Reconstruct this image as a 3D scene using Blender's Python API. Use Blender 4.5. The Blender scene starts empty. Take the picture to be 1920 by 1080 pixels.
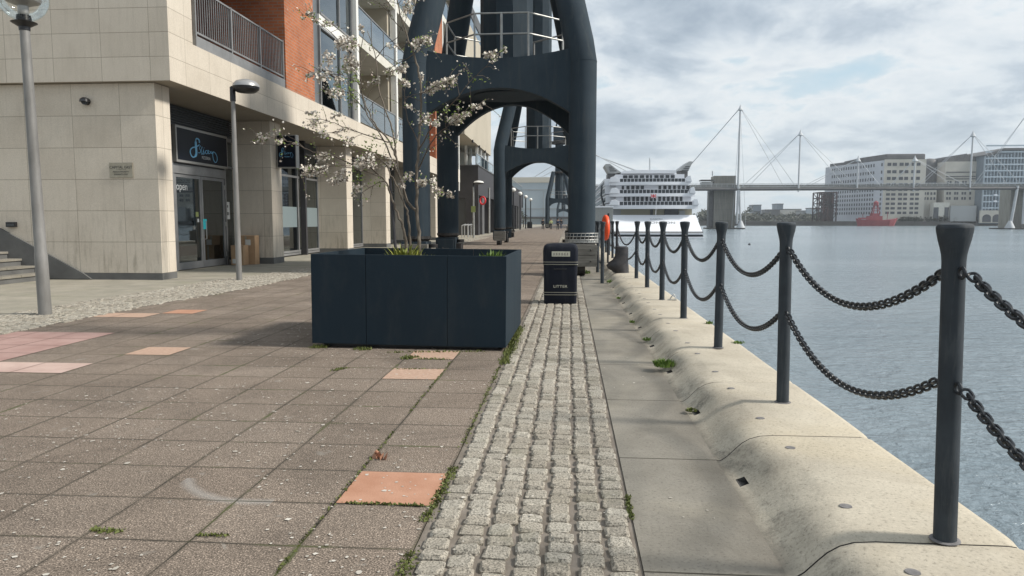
import bpy, bmesh, math, random
from mathutils import Vector, Matrix, noise
R = math.radians
random.seed(7)
S = bpy.context.scene
COL = S.collection

# ---------------------------------------------------------------- camera
EYE = 1.4
F = 1350.0                      # focal length in pixels of a 1920 px wide frame
PITCH, YAW = R(5.3322), R(4.4702)
cd = bpy.data.cameras.new('camera'); cam = bpy.data.objects.new('camera', cd); COL.objects.link(cam)
cd.sensor_width = 36; cd.lens = 36*F/1920; cd.clip_start = .05; cd.clip_end = 6000
cam.location = (0, 0, EYE); cam.rotation_euler = (R(90)-PITCH, 0, YAW)
S.camera = cam
S.render.resolution_x, S.render.resolution_y = 1024, 576

# ---------------------------------------------------------------- sky, sun, exposure
SUN_EL, SUN_AZ = R(40), R(94)        # azimuth clockwise from +Y
w = bpy.data.worlds.new('World'); S.world = w; w.use_nodes = True
nt = w.node_tree; N = nt.nodes; L = nt.links
for n in list(N): N.remove(n)
def nd(t, tree=None, **k):
    n = (tree or nt).nodes.new(t)
    for a, b in k.items(): setattr(n, a, b)
    return n
def mth(op, a, b=None, c=None, tree=None, clamp=False):
    tr = tree or nt
    n = tr.nodes.new('ShaderNodeMath'); n.operation = op; n.use_clamp = clamp
    for i, v in enumerate((a, b, c)):
        if v is None: continue
        if isinstance(v, (int, float)): n.inputs[i].default_value = v
        else: tr.links.new(v, n.inputs[i])
    return n.outputs[0]
def ramp(fac, stops, tree=None, interp='LINEAR'):
    tr = tree or nt
    n = tr.nodes.new('ShaderNodeValToRGB'); n.color_ramp.interpolation = interp
    e = n.color_ramp.elements
    while len(e) < len(stops): e.new(.5)
    for q, (p, c) in zip(e, stops):
        q.position = p; q.color = (*c, 1) if not isinstance(c, (int, float)) else (c, c, c, 1)
    tr.links.new(fac, n.inputs[0]); return n.outputs[0]
def mix(fac, a, b, tree=None, bt='MIX'):
    tr = tree or nt
    n = tr.nodes.new('ShaderNodeMix'); n.data_type = 'RGBA'; n.blend_type = bt
    for s, v in ((n.inputs[0], fac), (n.inputs[6], a), (n.inputs[7], b)):
        if isinstance(v, (int, float)): s.default_value = v
        elif isinstance(v, tuple): s.default_value = (*v, 1)
        else: tr.links.new(v, s)
    return n.outputs[2]
def noi(vec, scale, detail=4, rough=.55, dist=0, tree=None):
    tr = tree or nt
    n = tr.nodes.new('ShaderNodeTexNoise'); n.inputs['Scale'].default_value = scale
    n.inputs['Detail'].default_value = detail; n.inputs['Roughness'].default_value = rough
    n.inputs['Distortion'].default_value = dist
    if vec is not None: tr.links.new(vec, n.inputs['Vector'])
    return n.outputs['Fac']
sky = nd('ShaderNodeTexSky', sky_type='NISHITA', sun_disc=False, sun_elevation=SUN_EL, sun_rotation=SUN_AZ)
sky.air_density = 1; sky.dust_density = 2
tc = nd('ShaderNodeTexCoord')
sx = nd('ShaderNodeSeparateXYZ'); L.new(tc.outputs['Generated'], sx.inputs[0])
zz = mth('ADD', mth('MAXIMUM', sx.outputs[2], 0), .22)
cx = nd('ShaderNodeCombineXYZ'); L.new(mth('DIVIDE', sx.outputs[0], zz), cx.inputs[0]); L.new(mth('DIVIDE', sx.outputs[1], zz), cx.inputs[1])
mp = nd('ShaderNodeMapping'); L.new(cx.outputs[0], mp.inputs[0]); mp.inputs['Location'].default_value = (3.1, 1.7, 0); mp.inputs['Rotation'].default_value = (0, 0, R(-12)); mp.inputs['Scale'].default_value = (1, .9, 1)
big = noi(mp.outputs[0], .95, 3, .5, .3); med = noi(mp.outputs[0], 3.2, 9, .58, .25); fine = noi(mp.outputs[0], 9, 8, .6, .2)
den = mth('ADD', mth('ADD', mth('MULTIPLY', big, .5), mth('MULTIPLY', med, .4)), mth('MULTIPLY', fine, .1))
# the clouds: pale blue gaps, white tops, grey-blue undersides
cloud = ramp(den, [(.38, (3.6, 4.7, 5.4)), (.425, (4.2, 5.0, 5.5)), (.46, (5.6, 5.85, 6.0)), (.50, (4.9, 5.3, 5.6)), (.545, (3.7, 4.2, 4.7)), (.61, (2.7, 3.2, 3.75))])
lo = mth('SUBTRACT', 1, mth('MULTIPLY', sx.outputs[2], 3.4), clamp=True)
cloud2 = mix(mth('MULTIPLY', mth('POWER', lo, 2.6), .62), cloud, (4.7, 5.2, 5.5))
skyc = mix(.94, sky.outputs[0], cloud2)
bg = nd('ShaderNodeBackground'); L.new(skyc, bg.inputs[0]); bg.inputs[1].default_value = .1
out = nd('ShaderNodeOutputWorld'); L.new(bg.outputs[0], out.inputs[0])
ld = bpy.data.lights.new('sun', 'SUN'); sun = bpy.data.objects.new('sun', ld); COL.objects.link(sun)
ld.energy = 3.1; ld.angle = R(7.5); ld.color = (1, .95, .87)
sd = Vector((math.sin(SUN_AZ)*math.cos(SUN_EL), math.cos(SUN_AZ)*math.cos(SUN_EL), math.sin(SUN_EL)))
sun.rotation_euler = sd.to_track_quat('Z', 'Y').to_euler(); sun.location = (30, 0, 40)
S.view_settings.view_transform = 'Standard'; S.view_settings.look = 'None'
S.view_settings.exposure = .62; S.view_settings.gamma = 1
S.cycles.use_denoising = True
S.cycles.max_bounces = 8; S.cycles.transparent_max_bounces = 16

# ---------------------------------------------------------------- helpers
_cp, _sp, _cy, _sy = math.cos(PITCH), math.sin(PITCH), math.cos(YAW), math.sin(YAW)
_f = Vector((-_sy*_cp, _cy*_cp, -_sp)); _r = Vector((_cy, _sy, 0)); _u = _r.cross(_f); _C = Vector((0, 0, EYE))
def at(x, y, Y):            # the place at distance Y seen at photo position (x, y)
    d = _f + _r*((x-960)/F) + _u*((540-y)/F)
    return _C + d*(Y/d.y)
def onz(x, y, z=0):
    d = _f + _r*((x-960)/F) + _u*((540-y)/F)
    return _C + d*((z-EYE)/d.z)

class MB:
    def __init__(s): s.v = []; s.f = []; s.mi = []
    def add(s, vs, fs, m=0):
        o = len(s.v); s.v += [tuple(v) for v in vs]; s.f += [tuple(i+o for i in f) for f in fs]; s.mi += [m]*len(fs); return s
    def box(s, x0, x1, y0, y1, z0, z1, m=0, M=None):
        vs = [(x, y, z) for z in (z0, z1) for y in (y0, y1) for x in (x0, x1)]
        if M: vs = [M @ Vector(v) for v in vs]
        return s.add(vs, [(0, 2, 3, 1), (4, 5, 7, 6), (0, 1, 5, 4), (2, 6, 7, 3), (0, 4, 6, 2), (1, 3, 7, 5)], m)
    def tube(s, pts, r, n=8, m=0, closed=False, cap=True):
        pts = [Vector(p) for p in pts]; rs = r if isinstance(r, (list, tuple)) else [r]*len(pts)
        k = len(pts); rings = []
        up = None
        for i, p in enumerate(pts):
            a = pts[(i-1) % k] if (closed or i > 0) else p; b = pts[(i+1) % k] if (closed or i < k-1) else p
            t = (b-a).normalized()
            if up is None: up = Vector((0, 0, 1)) if abs(t.z) < .95 else Vector((1, 0, 0))
            x = t.cross(up)
            if x.length < 1e-4: x = t.cross(Vector((0, 1, 0)))
            x.normalize(); y = x.cross(t).normalized(); up = y
            rings.append([p + (x*math.cos(2*math.pi*j/n) + y*math.sin(2*math.pi*j/n))*rs[i] for j in range(n)])
        vs = [v for g in rings for v in g]; fs = []
        for i in range(k if closed else k-1):
            i2 = (i+1) % k
            for j in range(n):
                j2 = (j+1) % n
                fs.append((i*n+j, i*n+j2, i2*n+j2, i2*n+j))
        if cap and not closed: fs += [tuple(range(n))[::-1], tuple((k-1)*n+j for j in range(n))]
        return s.add(vs, fs, m)
    def lathe(s, prof, c=(0, 0, 0), n=20, m=0, cap=True, sx=1, sy=1):
        vs = []; fs = []
        for r, z in prof:
            for j in range(n):
                a = 2*math.pi*j/n; vs.append((c[0]+r*sx*math.cos(a), c[1]+r*sy*math.sin(a), c[2]+z))
        for i in range(len(prof)-1):
            for j in range(n):
                j2 = (j+1) % n; fs.append((i*n+j, i*n+j2, (i+1)*n+j2, (i+1)*n+j))
        if cap:
            fs.append(tuple(range(n))[::-1]); fs.append(tuple((len(prof)-1)*n+j for j in range(n)))
        return s.add(vs, fs, m)
    def prism(s, poly, a0, a1, axis='y', m=0):      # poly in the other two axes
        def P(p, a):
            return (p[0], a, p[1]) if axis == 'y' else (a, p[0], p[1]) if axis == 'x' else (p[0], p[1], a)
        n = len(poly)
        vs = [P(p, a0) for p in poly] + [P(p, a1) for p in poly]
        fs = [tuple(range(n))[::-1], tuple(range(n, 2*n))] + [(i, (i+1) % n, n+(i+1) % n, n+i) for i in range(n)]
        return s.add(vs, fs, m)
    def quad(s, a, b, c, d, m=0): return s.add([a, b, c, d], [(0, 1, 2, 3)], m)
    def mesh(s, name, mats, smooth=False, bevel=0, off=None, fix=True):
        me = bpy.data.meshes.new(name)
        vs = s.v if off is None else [(a-off[0], b-off[1], c-off[2]) for a, b, c in s.v]
        me.from_pydata(vs, [], s.f)
        for mt in (mats if isinstance(mats, (list, tuple)) else [mats]): me.materials.append(mt)
        if len(set(s.mi)) > 1: me.polygons.foreach_set('material_index', s.mi)
        if fix or bevel:
            bm = bmesh.new(); bm.from_mesh(me)
            if fix: bmesh.ops.recalc_face_normals(bm, faces=bm.faces)
            if bevel:
                es = [e for e in bm.edges if len(e.link_faces) == 2 and e.calc_face_angle(0) > .5]
                bmesh.ops.bevel(bm, geom=es, offset=bevel, segments=2, profile=.7, affect='EDGES')
            bm.to_mesh(me); bm.free()
        if smooth:
            me.polygons.foreach_set('use_smooth', [True]*len(me.polygons))
            me.set_sharp_from_angle(angle=R(38))
        me.update(); return me
def mk(name, mb, mats, parent=None, smooth=False, bevel=0, loc=None, fix=True, **props):
    """one mesh object; verts are world coordinates, moved to be relative to loc or to the parent"""
    off = loc if loc is not None else (tuple(parent.get('_o', (0, 0, 0))) if parent else None)
    me = mb if isinstance(mb, bpy.types.Mesh) else mb.mesh(name, mats, smooth, bevel, off, fix)
    o = bpy.data.objects.new(name, me); COL.objects.link(o)
    if parent:
        o.parent = parent; o['_o'] = tuple(off) if off else (0., 0., 0.)
    else:
        if loc is not None: o.location = loc
        o['_o'] = tuple(float(q) for q in loc) if loc is not None else (0., 0., 0.)
    for k, v in props.items(): o[k] = v
    return o
def thing(name, label, cat, loc=(0, 0, 0), group=None):
    o = bpy.data.objects.new(name, None); COL.objects.link(o); o.empty_display_size = .2
    o.location = loc; o['label'] = label; o['category'] = cat; o['_o'] = tuple(float(q) for q in loc)
    if group: o['group'] = group
    return o
def tag(o, label, cat, group=None):
    o['label'] = label; o['category'] = cat
    if group: o['group'] = group
    return o
def struct(name, mb, mats, **k):
    o = mk(name, mb, mats, **k); o['kind'] = 'structure'; return o
def dup(root, loc, label=None, rz=None, group=None, keep=None):
    r = root.copy(); COL.objects.link(r); r.location = loc
    if rz is not None: r.rotation_euler = (0, 0, rz)
    if label: r['label'] = label
    if group: r['group'] = group
    for ch in list(root.children):
        if keep and ch.name.split('.')[0] not in keep: continue
        c = ch.copy(); COL.objects.link(c); c.parent = r
        for g in list(ch.children):
            d = g.copy(); COL.objects.link(d); d.parent = c
    return r
ORD = ['first', 'second', 'third', 'fourth', 'fifth', 'sixth', 'seventh', 'eighth', 'ninth', 'tenth', 'eleventh', 'twelfth', 'thirteenth', 'fourteenth',
       'fifteenth', 'sixteenth', 'seventeenth', 'eighteenth', 'nineteenth', 'twentieth', 'twenty-first', 'twenty-second', 'twenty-third', 'twenty-fourth']
def text(name, s, size, loc, rot, mt, parent=None, ext=.002, align='CENTER', shear=0, sx=1):
    c = bpy.data.curves.new(name, 'FONT'); c.body = s; c.size = size; c.extrude = ext; c.align_x = align; c.align_y = 'CENTER'; c.shear = shear
    tmp = bpy.data.objects.new(name, c); COL.objects.link(tmp); bpy.context.view_layer.update()
    me = bpy.data.meshes.new_from_object(tmp.evaluated_get(bpy.context.evaluated_depsgraph_get())); bpy.data.objects.remove(tmp); me.materials.clear(); me.materials.append(mt)
    o = bpy.data.objects.new(name, me); COL.objects.link(o)
    off = tuple(parent.get('_o', (0, 0, 0))) if parent else (0, 0, 0)
    o.location = tuple(a-b for a, b in zip(loc, off)); o.rotation_euler = rot; o.scale = (sx, 1, 1)
    if parent: o.parent = parent
    o['_o'] = (0., 0., 0.)
    return o

# ---------------------------------------------------------------- materials
def mat(name, col=(.5, .5, .5), rough=.6, metal=0, spec=.5):
    m = bpy.data.materials.new(name); m.use_nodes = True
    b = m.node_tree.nodes['Principled BSDF']
    b.inputs['Base Color'].default_value = (*col, 1); b.inputs['Roughness'].default_value = rough
    b.inputs['Metallic'].default_value = metal; b.inputs['Specular IOR Level'].default_value = spec
    return m
def M_(m): return m.node_tree, m.node_tree.nodes['Principled BSDF']
def pos(t):
    return t.nodes.new('ShaderNodeNewGeometry').outputs['Position']
def objc(t): return t.nodes.new('ShaderNodeTexCoord').outputs['Object']
def scl(t, vec, s):
    n = t.nodes.new('ShaderNodeMapping'); t.links.new(vec, n.inputs[0]); n.inputs['Scale'].default_value = s; return n.outputs[0]
def bump(t, b, h, strength=.3, dist=.01):
    n = t.nodes.new('ShaderNodeBump'); n.inputs['Strength'].default_value = strength; n.inputs['Distance'].default_value = dist
    t.links.new(h, n.inputs['Height']); t.links.new(n.outputs[0], b.inputs['Normal'])
def noisy(name, c1, c2, scale=3, rough=.6, metal=0, bumps=0, bscale=40, detail=6, spec=.5, lo=.35, hi=.65, rv=0, stretch=(1, 1, 1), bd=.01):
    """two-tone weathered surface"""
    m = mat(name, c1, rough, metal, spec); t, b = M_(m); p = scl(t, pos(t), stretch)
    f = noi(p, scale, detail, .6, .1, t); c = ramp(f, [(lo, c1), (hi, c2)], t); t.links.new(c, b.inputs['Base Color'])
    if rv: t.links.new(mth('ADD', mth('MULTIPLY', f, rv), rough-rv/2, tree=t), b.inputs['Roughness'])
    if bumps: bump(t, b, noi(p, bscale, 3, .6, 0, t), bumps, bd)
    return m
def sep(t, v):
    n = t.nodes.new('ShaderNodeSeparateXYZ'); t.links.new(v, n.inputs[0]); return n.outputs
def joint(t, c, width, off, half):      # 1 on the joint line, 0 elsewhere
    f = mth('FRACT', mth('DIVIDE', mth('SUBTRACT', c, off, tree=t), width, tree=t), tree=t)
    d = mth('ABSOLUTE', mth('SUBTRACT', f, .5, tree=t), tree=t)
    return mth('GREATER_THAN', d, .5-half/width, tree=t)
def cell(t, c, width, off):
    return mth('FLOOR', mth('DIVIDE', mth('SUBTRACT', c, off, tree=t), width, tree=t), tree=t)

def onz_(x, y): v = onz(x, y); return v.x, v.y
def m_paving():
    m = mat('exposed_aggregate_slab', rough=.9, spec=.25); t, b = M_(m); p = pos(t); X, Y, Z = sep(t, p)
    wob = mth('MULTIPLY', mth('SUBTRACT', noi(p, 2.5, 2, .5, 0, t), .5, tree=t), .02, tree=t)
    Xw = mth('ADD', X, wob, tree=t); Yw = mth('ADD', Y, wob, tree=t)
    j = mth('MAXIMUM', joint(t, Xw, .5, -.65, .0045), joint(t, Yw, .467, 3.384, .004), tree=t)
    jw = mth('MAXIMUM', joint(t, Xw, .5, -.65, .016), joint(t, Yw, .467, 3.384, .014), tree=t)
    cmb = t.nodes.new('ShaderNodeCombineXYZ'); t.links.new(cell(t, Xw, .5, -.65), cmb.inputs[0]); t.links.new(cell(t, Yw, .467, 3.384), cmb.inputs[1])
    wn = t.nodes.new('ShaderNodeTexWhiteNoise'); wn.noise_dimensions = '2D'; t.links.new(cmb.outputs[0], wn.inputs['Vector'])
    base = ramp(wn.outputs['Value'], [(0, (.140, .110, .087)), (.4, (.158, .125, .099)), (.9, (.180, .145, .117)), (1, (.132, .102, .080))], t)
    big = noi(p, .55, 5, .6, .3, t)
    base = mix(mth('MULTIPLY', big, .55, tree=t), base, (.200, .168, .138), t)
    sp = noi(p, 130, 2, .7, 0, t)
    spk = ramp(sp, [(.36, .35), (.48, .92), (.57, 1.2), (.66, 2.9)], t)
    c = mix(1, base, spk, t, 'MULTIPLY')
    mid = ramp(noi(p, 30, 3, .6, 0, t), [(.35, .8), (.65, 1.2)], t); c = mix(.8, c, mid, t, 'MULTIPLY')
    st = ramp(noi(p, 7, 4, .65, .5, t), [(.63, 0), (.70, .5)], t)
    c = mix(st, c, (.27, .25, .22), t)
    c = mix(mth('MULTIPLY', jw, .35, tree=t), c, (.07, .06, .045), t)
    jf = ramp(noi(p, 1.1, 4, .7, 0, t), [(.35, .25), (.55, 1)], t)
    wear = ramp(noi(p, 1.0, 6, .68, .8, t), [(.36, .78), (.5, 1), (.66, 1.18)], t); c = mix(1, c, wear, t, 'MULTIPLY')
    q1, q2, q3 = onz_(352, 900), onz_(405, 934), onz_(492, 941)      # pale scuffed arc on the slabs
    ax, ay, bx_, by_ = q2[0]-q1[0], q2[1]-q1[1], q3[0]-q1[0], q3[1]-q1[1]; dd = 2*(ax*by_-ay*bx_)
    ux, uy = (by_*(ax*ax+ay*ay)-ay*(bx_*bx_+by_*by_))/dd, (ax*(bx_*bx_+by_*by_)-bx_*(ax*ax+ay*ay))/dd
    rr_ = math.hypot(ux, uy); dx = mth('SUBTRACT', X, q1[0]+ux, tree=t); dy = mth('SUBTRACT', Y, q1[1]+uy, tree=t)
    ds = mth('ABSOLUTE', mth('SUBTRACT', mth('SQRT', mth('ADD', mth('MULTIPLY', dx, dx, tree=t), mth('MULTIPLY', dy, dy, tree=t), tree=t), tree=t), rr_, tree=t), tree=t)
    inx = mth('MULTIPLY', mth('GREATER_THAN', X, q1[0]-.02, tree=t), mth('LESS_THAN', X, q3[0]+.05, tree=t), tree=t); inx = mth('MULTIPLY', inx, mth('LESS_THAN', Y, q1[1]+.03, tree=t), tree=t)
    sc = mth('MULTIPLY', ramp(mth('ADD', ds, mth('MULTIPLY', noi(p, 9, 4, .7, 0, t), .03, tree=t), tree=t), [(.02, .42), (.065, 0)], t), inx, tree=t)
    c = mix(sc, c, (.36, .35, .33), t)
    moss = mth('MULTIPLY', jw, ramp(noi(p, 1.3, 4, .7, 0, t), [(.56, 0), (.64, 1)], t), tree=t)
    jc = mix(ramp(noi(p, 1.3, 4, .7, 0, t), [(.5, 0), (.6, 1)], t), (.035, .030, .024), (.075, .08, .03), t)
    c = mix(mth('MULTIPLY', j, jf, tree=t), c, jc, t); c = mix(mth('MULTIPLY', moss, .55, tree=t), c, (.06, .075, .022), t)
    t.links.new(c, b.inputs['Base Color'])
    h = mth('SUBTRACT', mth('ADD', mth('MULTIPLY', sp, .45, tree=t), mth('MULTIPLY', big, .2, tree=t), tree=t), mth('MULTIPLY', j, 1.2, tree=t), tree=t)
    bump(t, b, h, .6, .006); return m
def m_concrete(name, c1, c2, jy=None, spots=.5, dark=0, warm=(.33, .295, .225)):
    m = mat(name, rough=.88, spec=.25); t, b = M_(m); p = pos(t); X, Y, Z = sep(t, p)
    f = noi(p, 1.6, 7, .65, .4, t); c = ramp(f, [(.32, c1), (.66, c2)], t)
    c = mix(mth('MULTIPLY', ramp(noi(p, .8, 4, .6, .6, t), [(.52, 0), (.68, 1)], t), .35, tree=t), c, warm, t)
    s2 = noi(p, 60, 3, .7, 0, t)
    c = mix(1, c, ramp(s2, [(.3, .62), (.45, 1), (.6, 1.02), (.75, 1.25)], t), t, 'MULTIPLY')
    if dark:      # black algae, mostly on the slope
        n2 = noi(p, 2.1, 7, .75, .3, t)
        slope = ramp(mth('MULTIPLY', mth('SUBTRACT', X, .86, tree=t), 2.4, tree=t), [(0, .8), (.3, .85), (.55, .25), (1, .05)], t)
        sd_ = mth('MULTIPLY', ramp(n2, [(.49, 0), (.62, 1)], t), slope, tree=t)
        sd_ = mth('MULTIPLY', sd_, ramp(noi(p, 45, 2, .8, 0, t), [(.35, .35), (.6, 1)], t), tree=t)
        c = mix(mth('MULTIPLY', sd_, dark, tree=t), c, (.055, .05, .043), t)
        ft = ramp(mth('ADD', mth('MULTIPLY', mth('SUBTRACT', X, .855, tree=t), 9, tree=t), mth('MULTIPLY', mth('SUBTRACT', noi(p, 4, 5, .7, 0, t), .5, tree=t), .9, tree=t), tree=t), [(.1, .7), (.7, 0)], t)
        c = mix(ft, c, (.11, .10, .085), t)
    if jy:
        edge = ramp(mth('ADD', mth('MULTIPLY', mth('SUBTRACT', X, .45, tree=t), 1.6, tree=t), mth('MULTIPLY', mth('SUBTRACT', noi(p, 1.7, 5, .7, .5, t), .5, tree=t), 1.6, tree=t), tree=t), [(.25, 0), (.75, .5)], t)
        c = mix(edge, c, (.135, .12, .098), t)
        c = mix(joint(t, Y, jy[0], jy[1], .006), c, (.05, .045, .035), t)
    t.links.new(c, b.inputs['Base Color'])
    bump(t, b, mth('ADD', s2, mth('MULTIPLY', f, 1.5, tree=t), tree=t), .35, .006); return m
def m_stone(name, zoff=.16, zw=.738, hw=1.18, hoff=-.01, c1=(.50, .442, .365), c2=(.60, .54, .455)):
    m = mat(name, rough=.8, spec=.3); t, b = M_(m); p = pos(t); X, Y, Z = sep(t, p)
    h = mth('ADD', X, Y, tree=t)
    j = mth('MAXIMUM', joint(t, Z, zw, zoff, .007), joint(t, h, hw, hoff, .006), tree=t)
    cmb = t.nodes.new('ShaderNodeCombineXYZ'); t.links.new(cell(t, h, hw, hoff), cmb.inputs[0]); t.links.new(cell(t, Z, zw, zoff), cmb.inputs[1])
    wn = t.nodes.new('ShaderNodeTexWhiteNoise'); wn.noise_dimensions = '2D'; t.links.new(cmb.outputs[0], wn.inputs['Vector'])
    f = noi(p, 1.4, 6, .6, .3, t)
    mx = mth('ADD', mth('MULTIPLY', f, .7, tree=t), mth('MULTIPLY', wn.outputs['Value'], .3, tree=t), tree=t)
    c = ramp(mx, [(.25, c1), (.7, c2)], t)
    streak = noi(scl(t, p, (3, 3, .35)), 3, 6, .7, .1, t)
    low = mth('SUBTRACT', 1, mth('MULTIPLY', Z, .55, tree=t), tree=t, clamp=True)
    dirt = mth('MULTIPLY', ramp(streak, [(.5, 0), (.68, 1)], t), mth('ADD', mth('MULTIPLY', low, .45, tree=t), .12, tree=t), tree=t)
    c = mix(dirt, c, (.17, .145, .105), t)
    c = mix(1, c, ramp(noi(p, 45, 3, .6, 0, t), [(.3, .9), (.7, 1.08)], t), t, 'MULTIPLY')
    c = mix(mth('MULTIPLY', j, .6, tree=t), c, (.15, .125, .09), t)
    t.links.new(c, b.inputs['Base Color']); bump(t, b, mth('SUBTRACT', f, mth('MULTIPLY', j, 2, tree=t), tree=t), .25, .006); return m
def m_brick(name, ca, cb, mort=(.30, .20, .15)):
    m = mat(name, rough=.85, spec=.2); t, b = M_(m); p = pos(t); X, Y, Z = sep(t, p)
    cmb = t.nodes.new('ShaderNodeCombineXYZ'); t.links.new(mth('ADD', X, Y, tree=t), cmb.inputs[0]); t.links.new(Z, cmb.inputs[1])
    n = t.nodes.new('ShaderNodeTexBrick'); t.links.new(cmb.outputs[0], n.inputs['Vector'])
    n.inputs['Color1'].default_value = (*ca, 1); n.inputs['Color2'].default_value = (*cb, 1); n.inputs['Mortar'].default_value = (*mort, 1)
    n.inputs['Scale'].default_value = 1; n.inputs['Brick Width'].default_value = .30; n.inputs['Row Height'].default_value = .10
    n.inputs['Mortar Size'].default_value = .014; n.inputs['Bias'].default_value = 0
    c = mix(.7, n.outputs['Color'], ramp(noi(p, 1.2, 5, .6, 0, t), [(.3, .75), (.7, 1.25)], t), t, 'MULTIPLY')
    t.links.new(c, b.inputs['Base Color']); bump(t, b, n.outputs['Fac'], -.4, .01); return m
def m_glass(name, tint=(.25, .32, .33), refl=.16, rough=.02):
    m = bpy.data.materials.new(name); m.use_nodes = True; t = m.node_tree
    for n in list(t.nodes): t.nodes.remove(n)
    o = t.nodes.new('ShaderNodeOutputMaterial'); tr = t.nodes.new('ShaderNodeBsdfTransparent'); tr.inputs[0].default_value = (*tint, 1)
    g = t.nodes.new('ShaderNodeBsdfGlossy'); g.inputs['Roughness'].default_value = rough; g.inputs[0].default_value = (.85, .92, .95, 1)
    fr = t.nodes.new('ShaderNodeFresnel'); fr.inputs[0].default_value = 1.5
    mx = t.nodes.new('ShaderNodeMixShader')
    t.links.new(mth('MULTIPLY_ADD', fr.outputs[0], .6 if refl < 0 else 1, refl, tree=t, clamp=True), mx.inputs[0]); t.links.new(tr.outputs[0], mx.inputs[1]); t.links.new(g.outputs[0], mx.inputs[2])
    t.links.new(mx.outputs[0], o.inputs[0]); return m
def m_water():
    m = mat('dock_water', (.085, .105, .115), .16, 0, .5); t, b = M_(m); p = pos(t)
    b.inputs['IOR'].default_value = 1.33
    a = noi(scl(t, p, (1, 1.3, 1)), 4.2, 4, .6, .6, t); c = noi(scl(t, p, (1, 1.2, 1)), 1.1, 3, .55, .4, t); d = noi(p, 14, 3, .6, .3, t)
    h = mth('ADD', mth('ADD', mth('MULTIPLY', a, .5, tree=t), mth('MULTIPLY', c, 1.3, tree=t), tree=t), mth('MULTIPLY', d, .10, tree=t), tree=t)
    bump(t, b, h, .75, .21)
    big = noi(scl(t, p, (.35, 1, 1)), .05, 4, .6, .5, t)
    t.links.new(ramp(big, [(.4, (.17, .215, .245)), (.6, (.225, .27, .30))], t), b.inputs['Base Color'])
    return m
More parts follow.
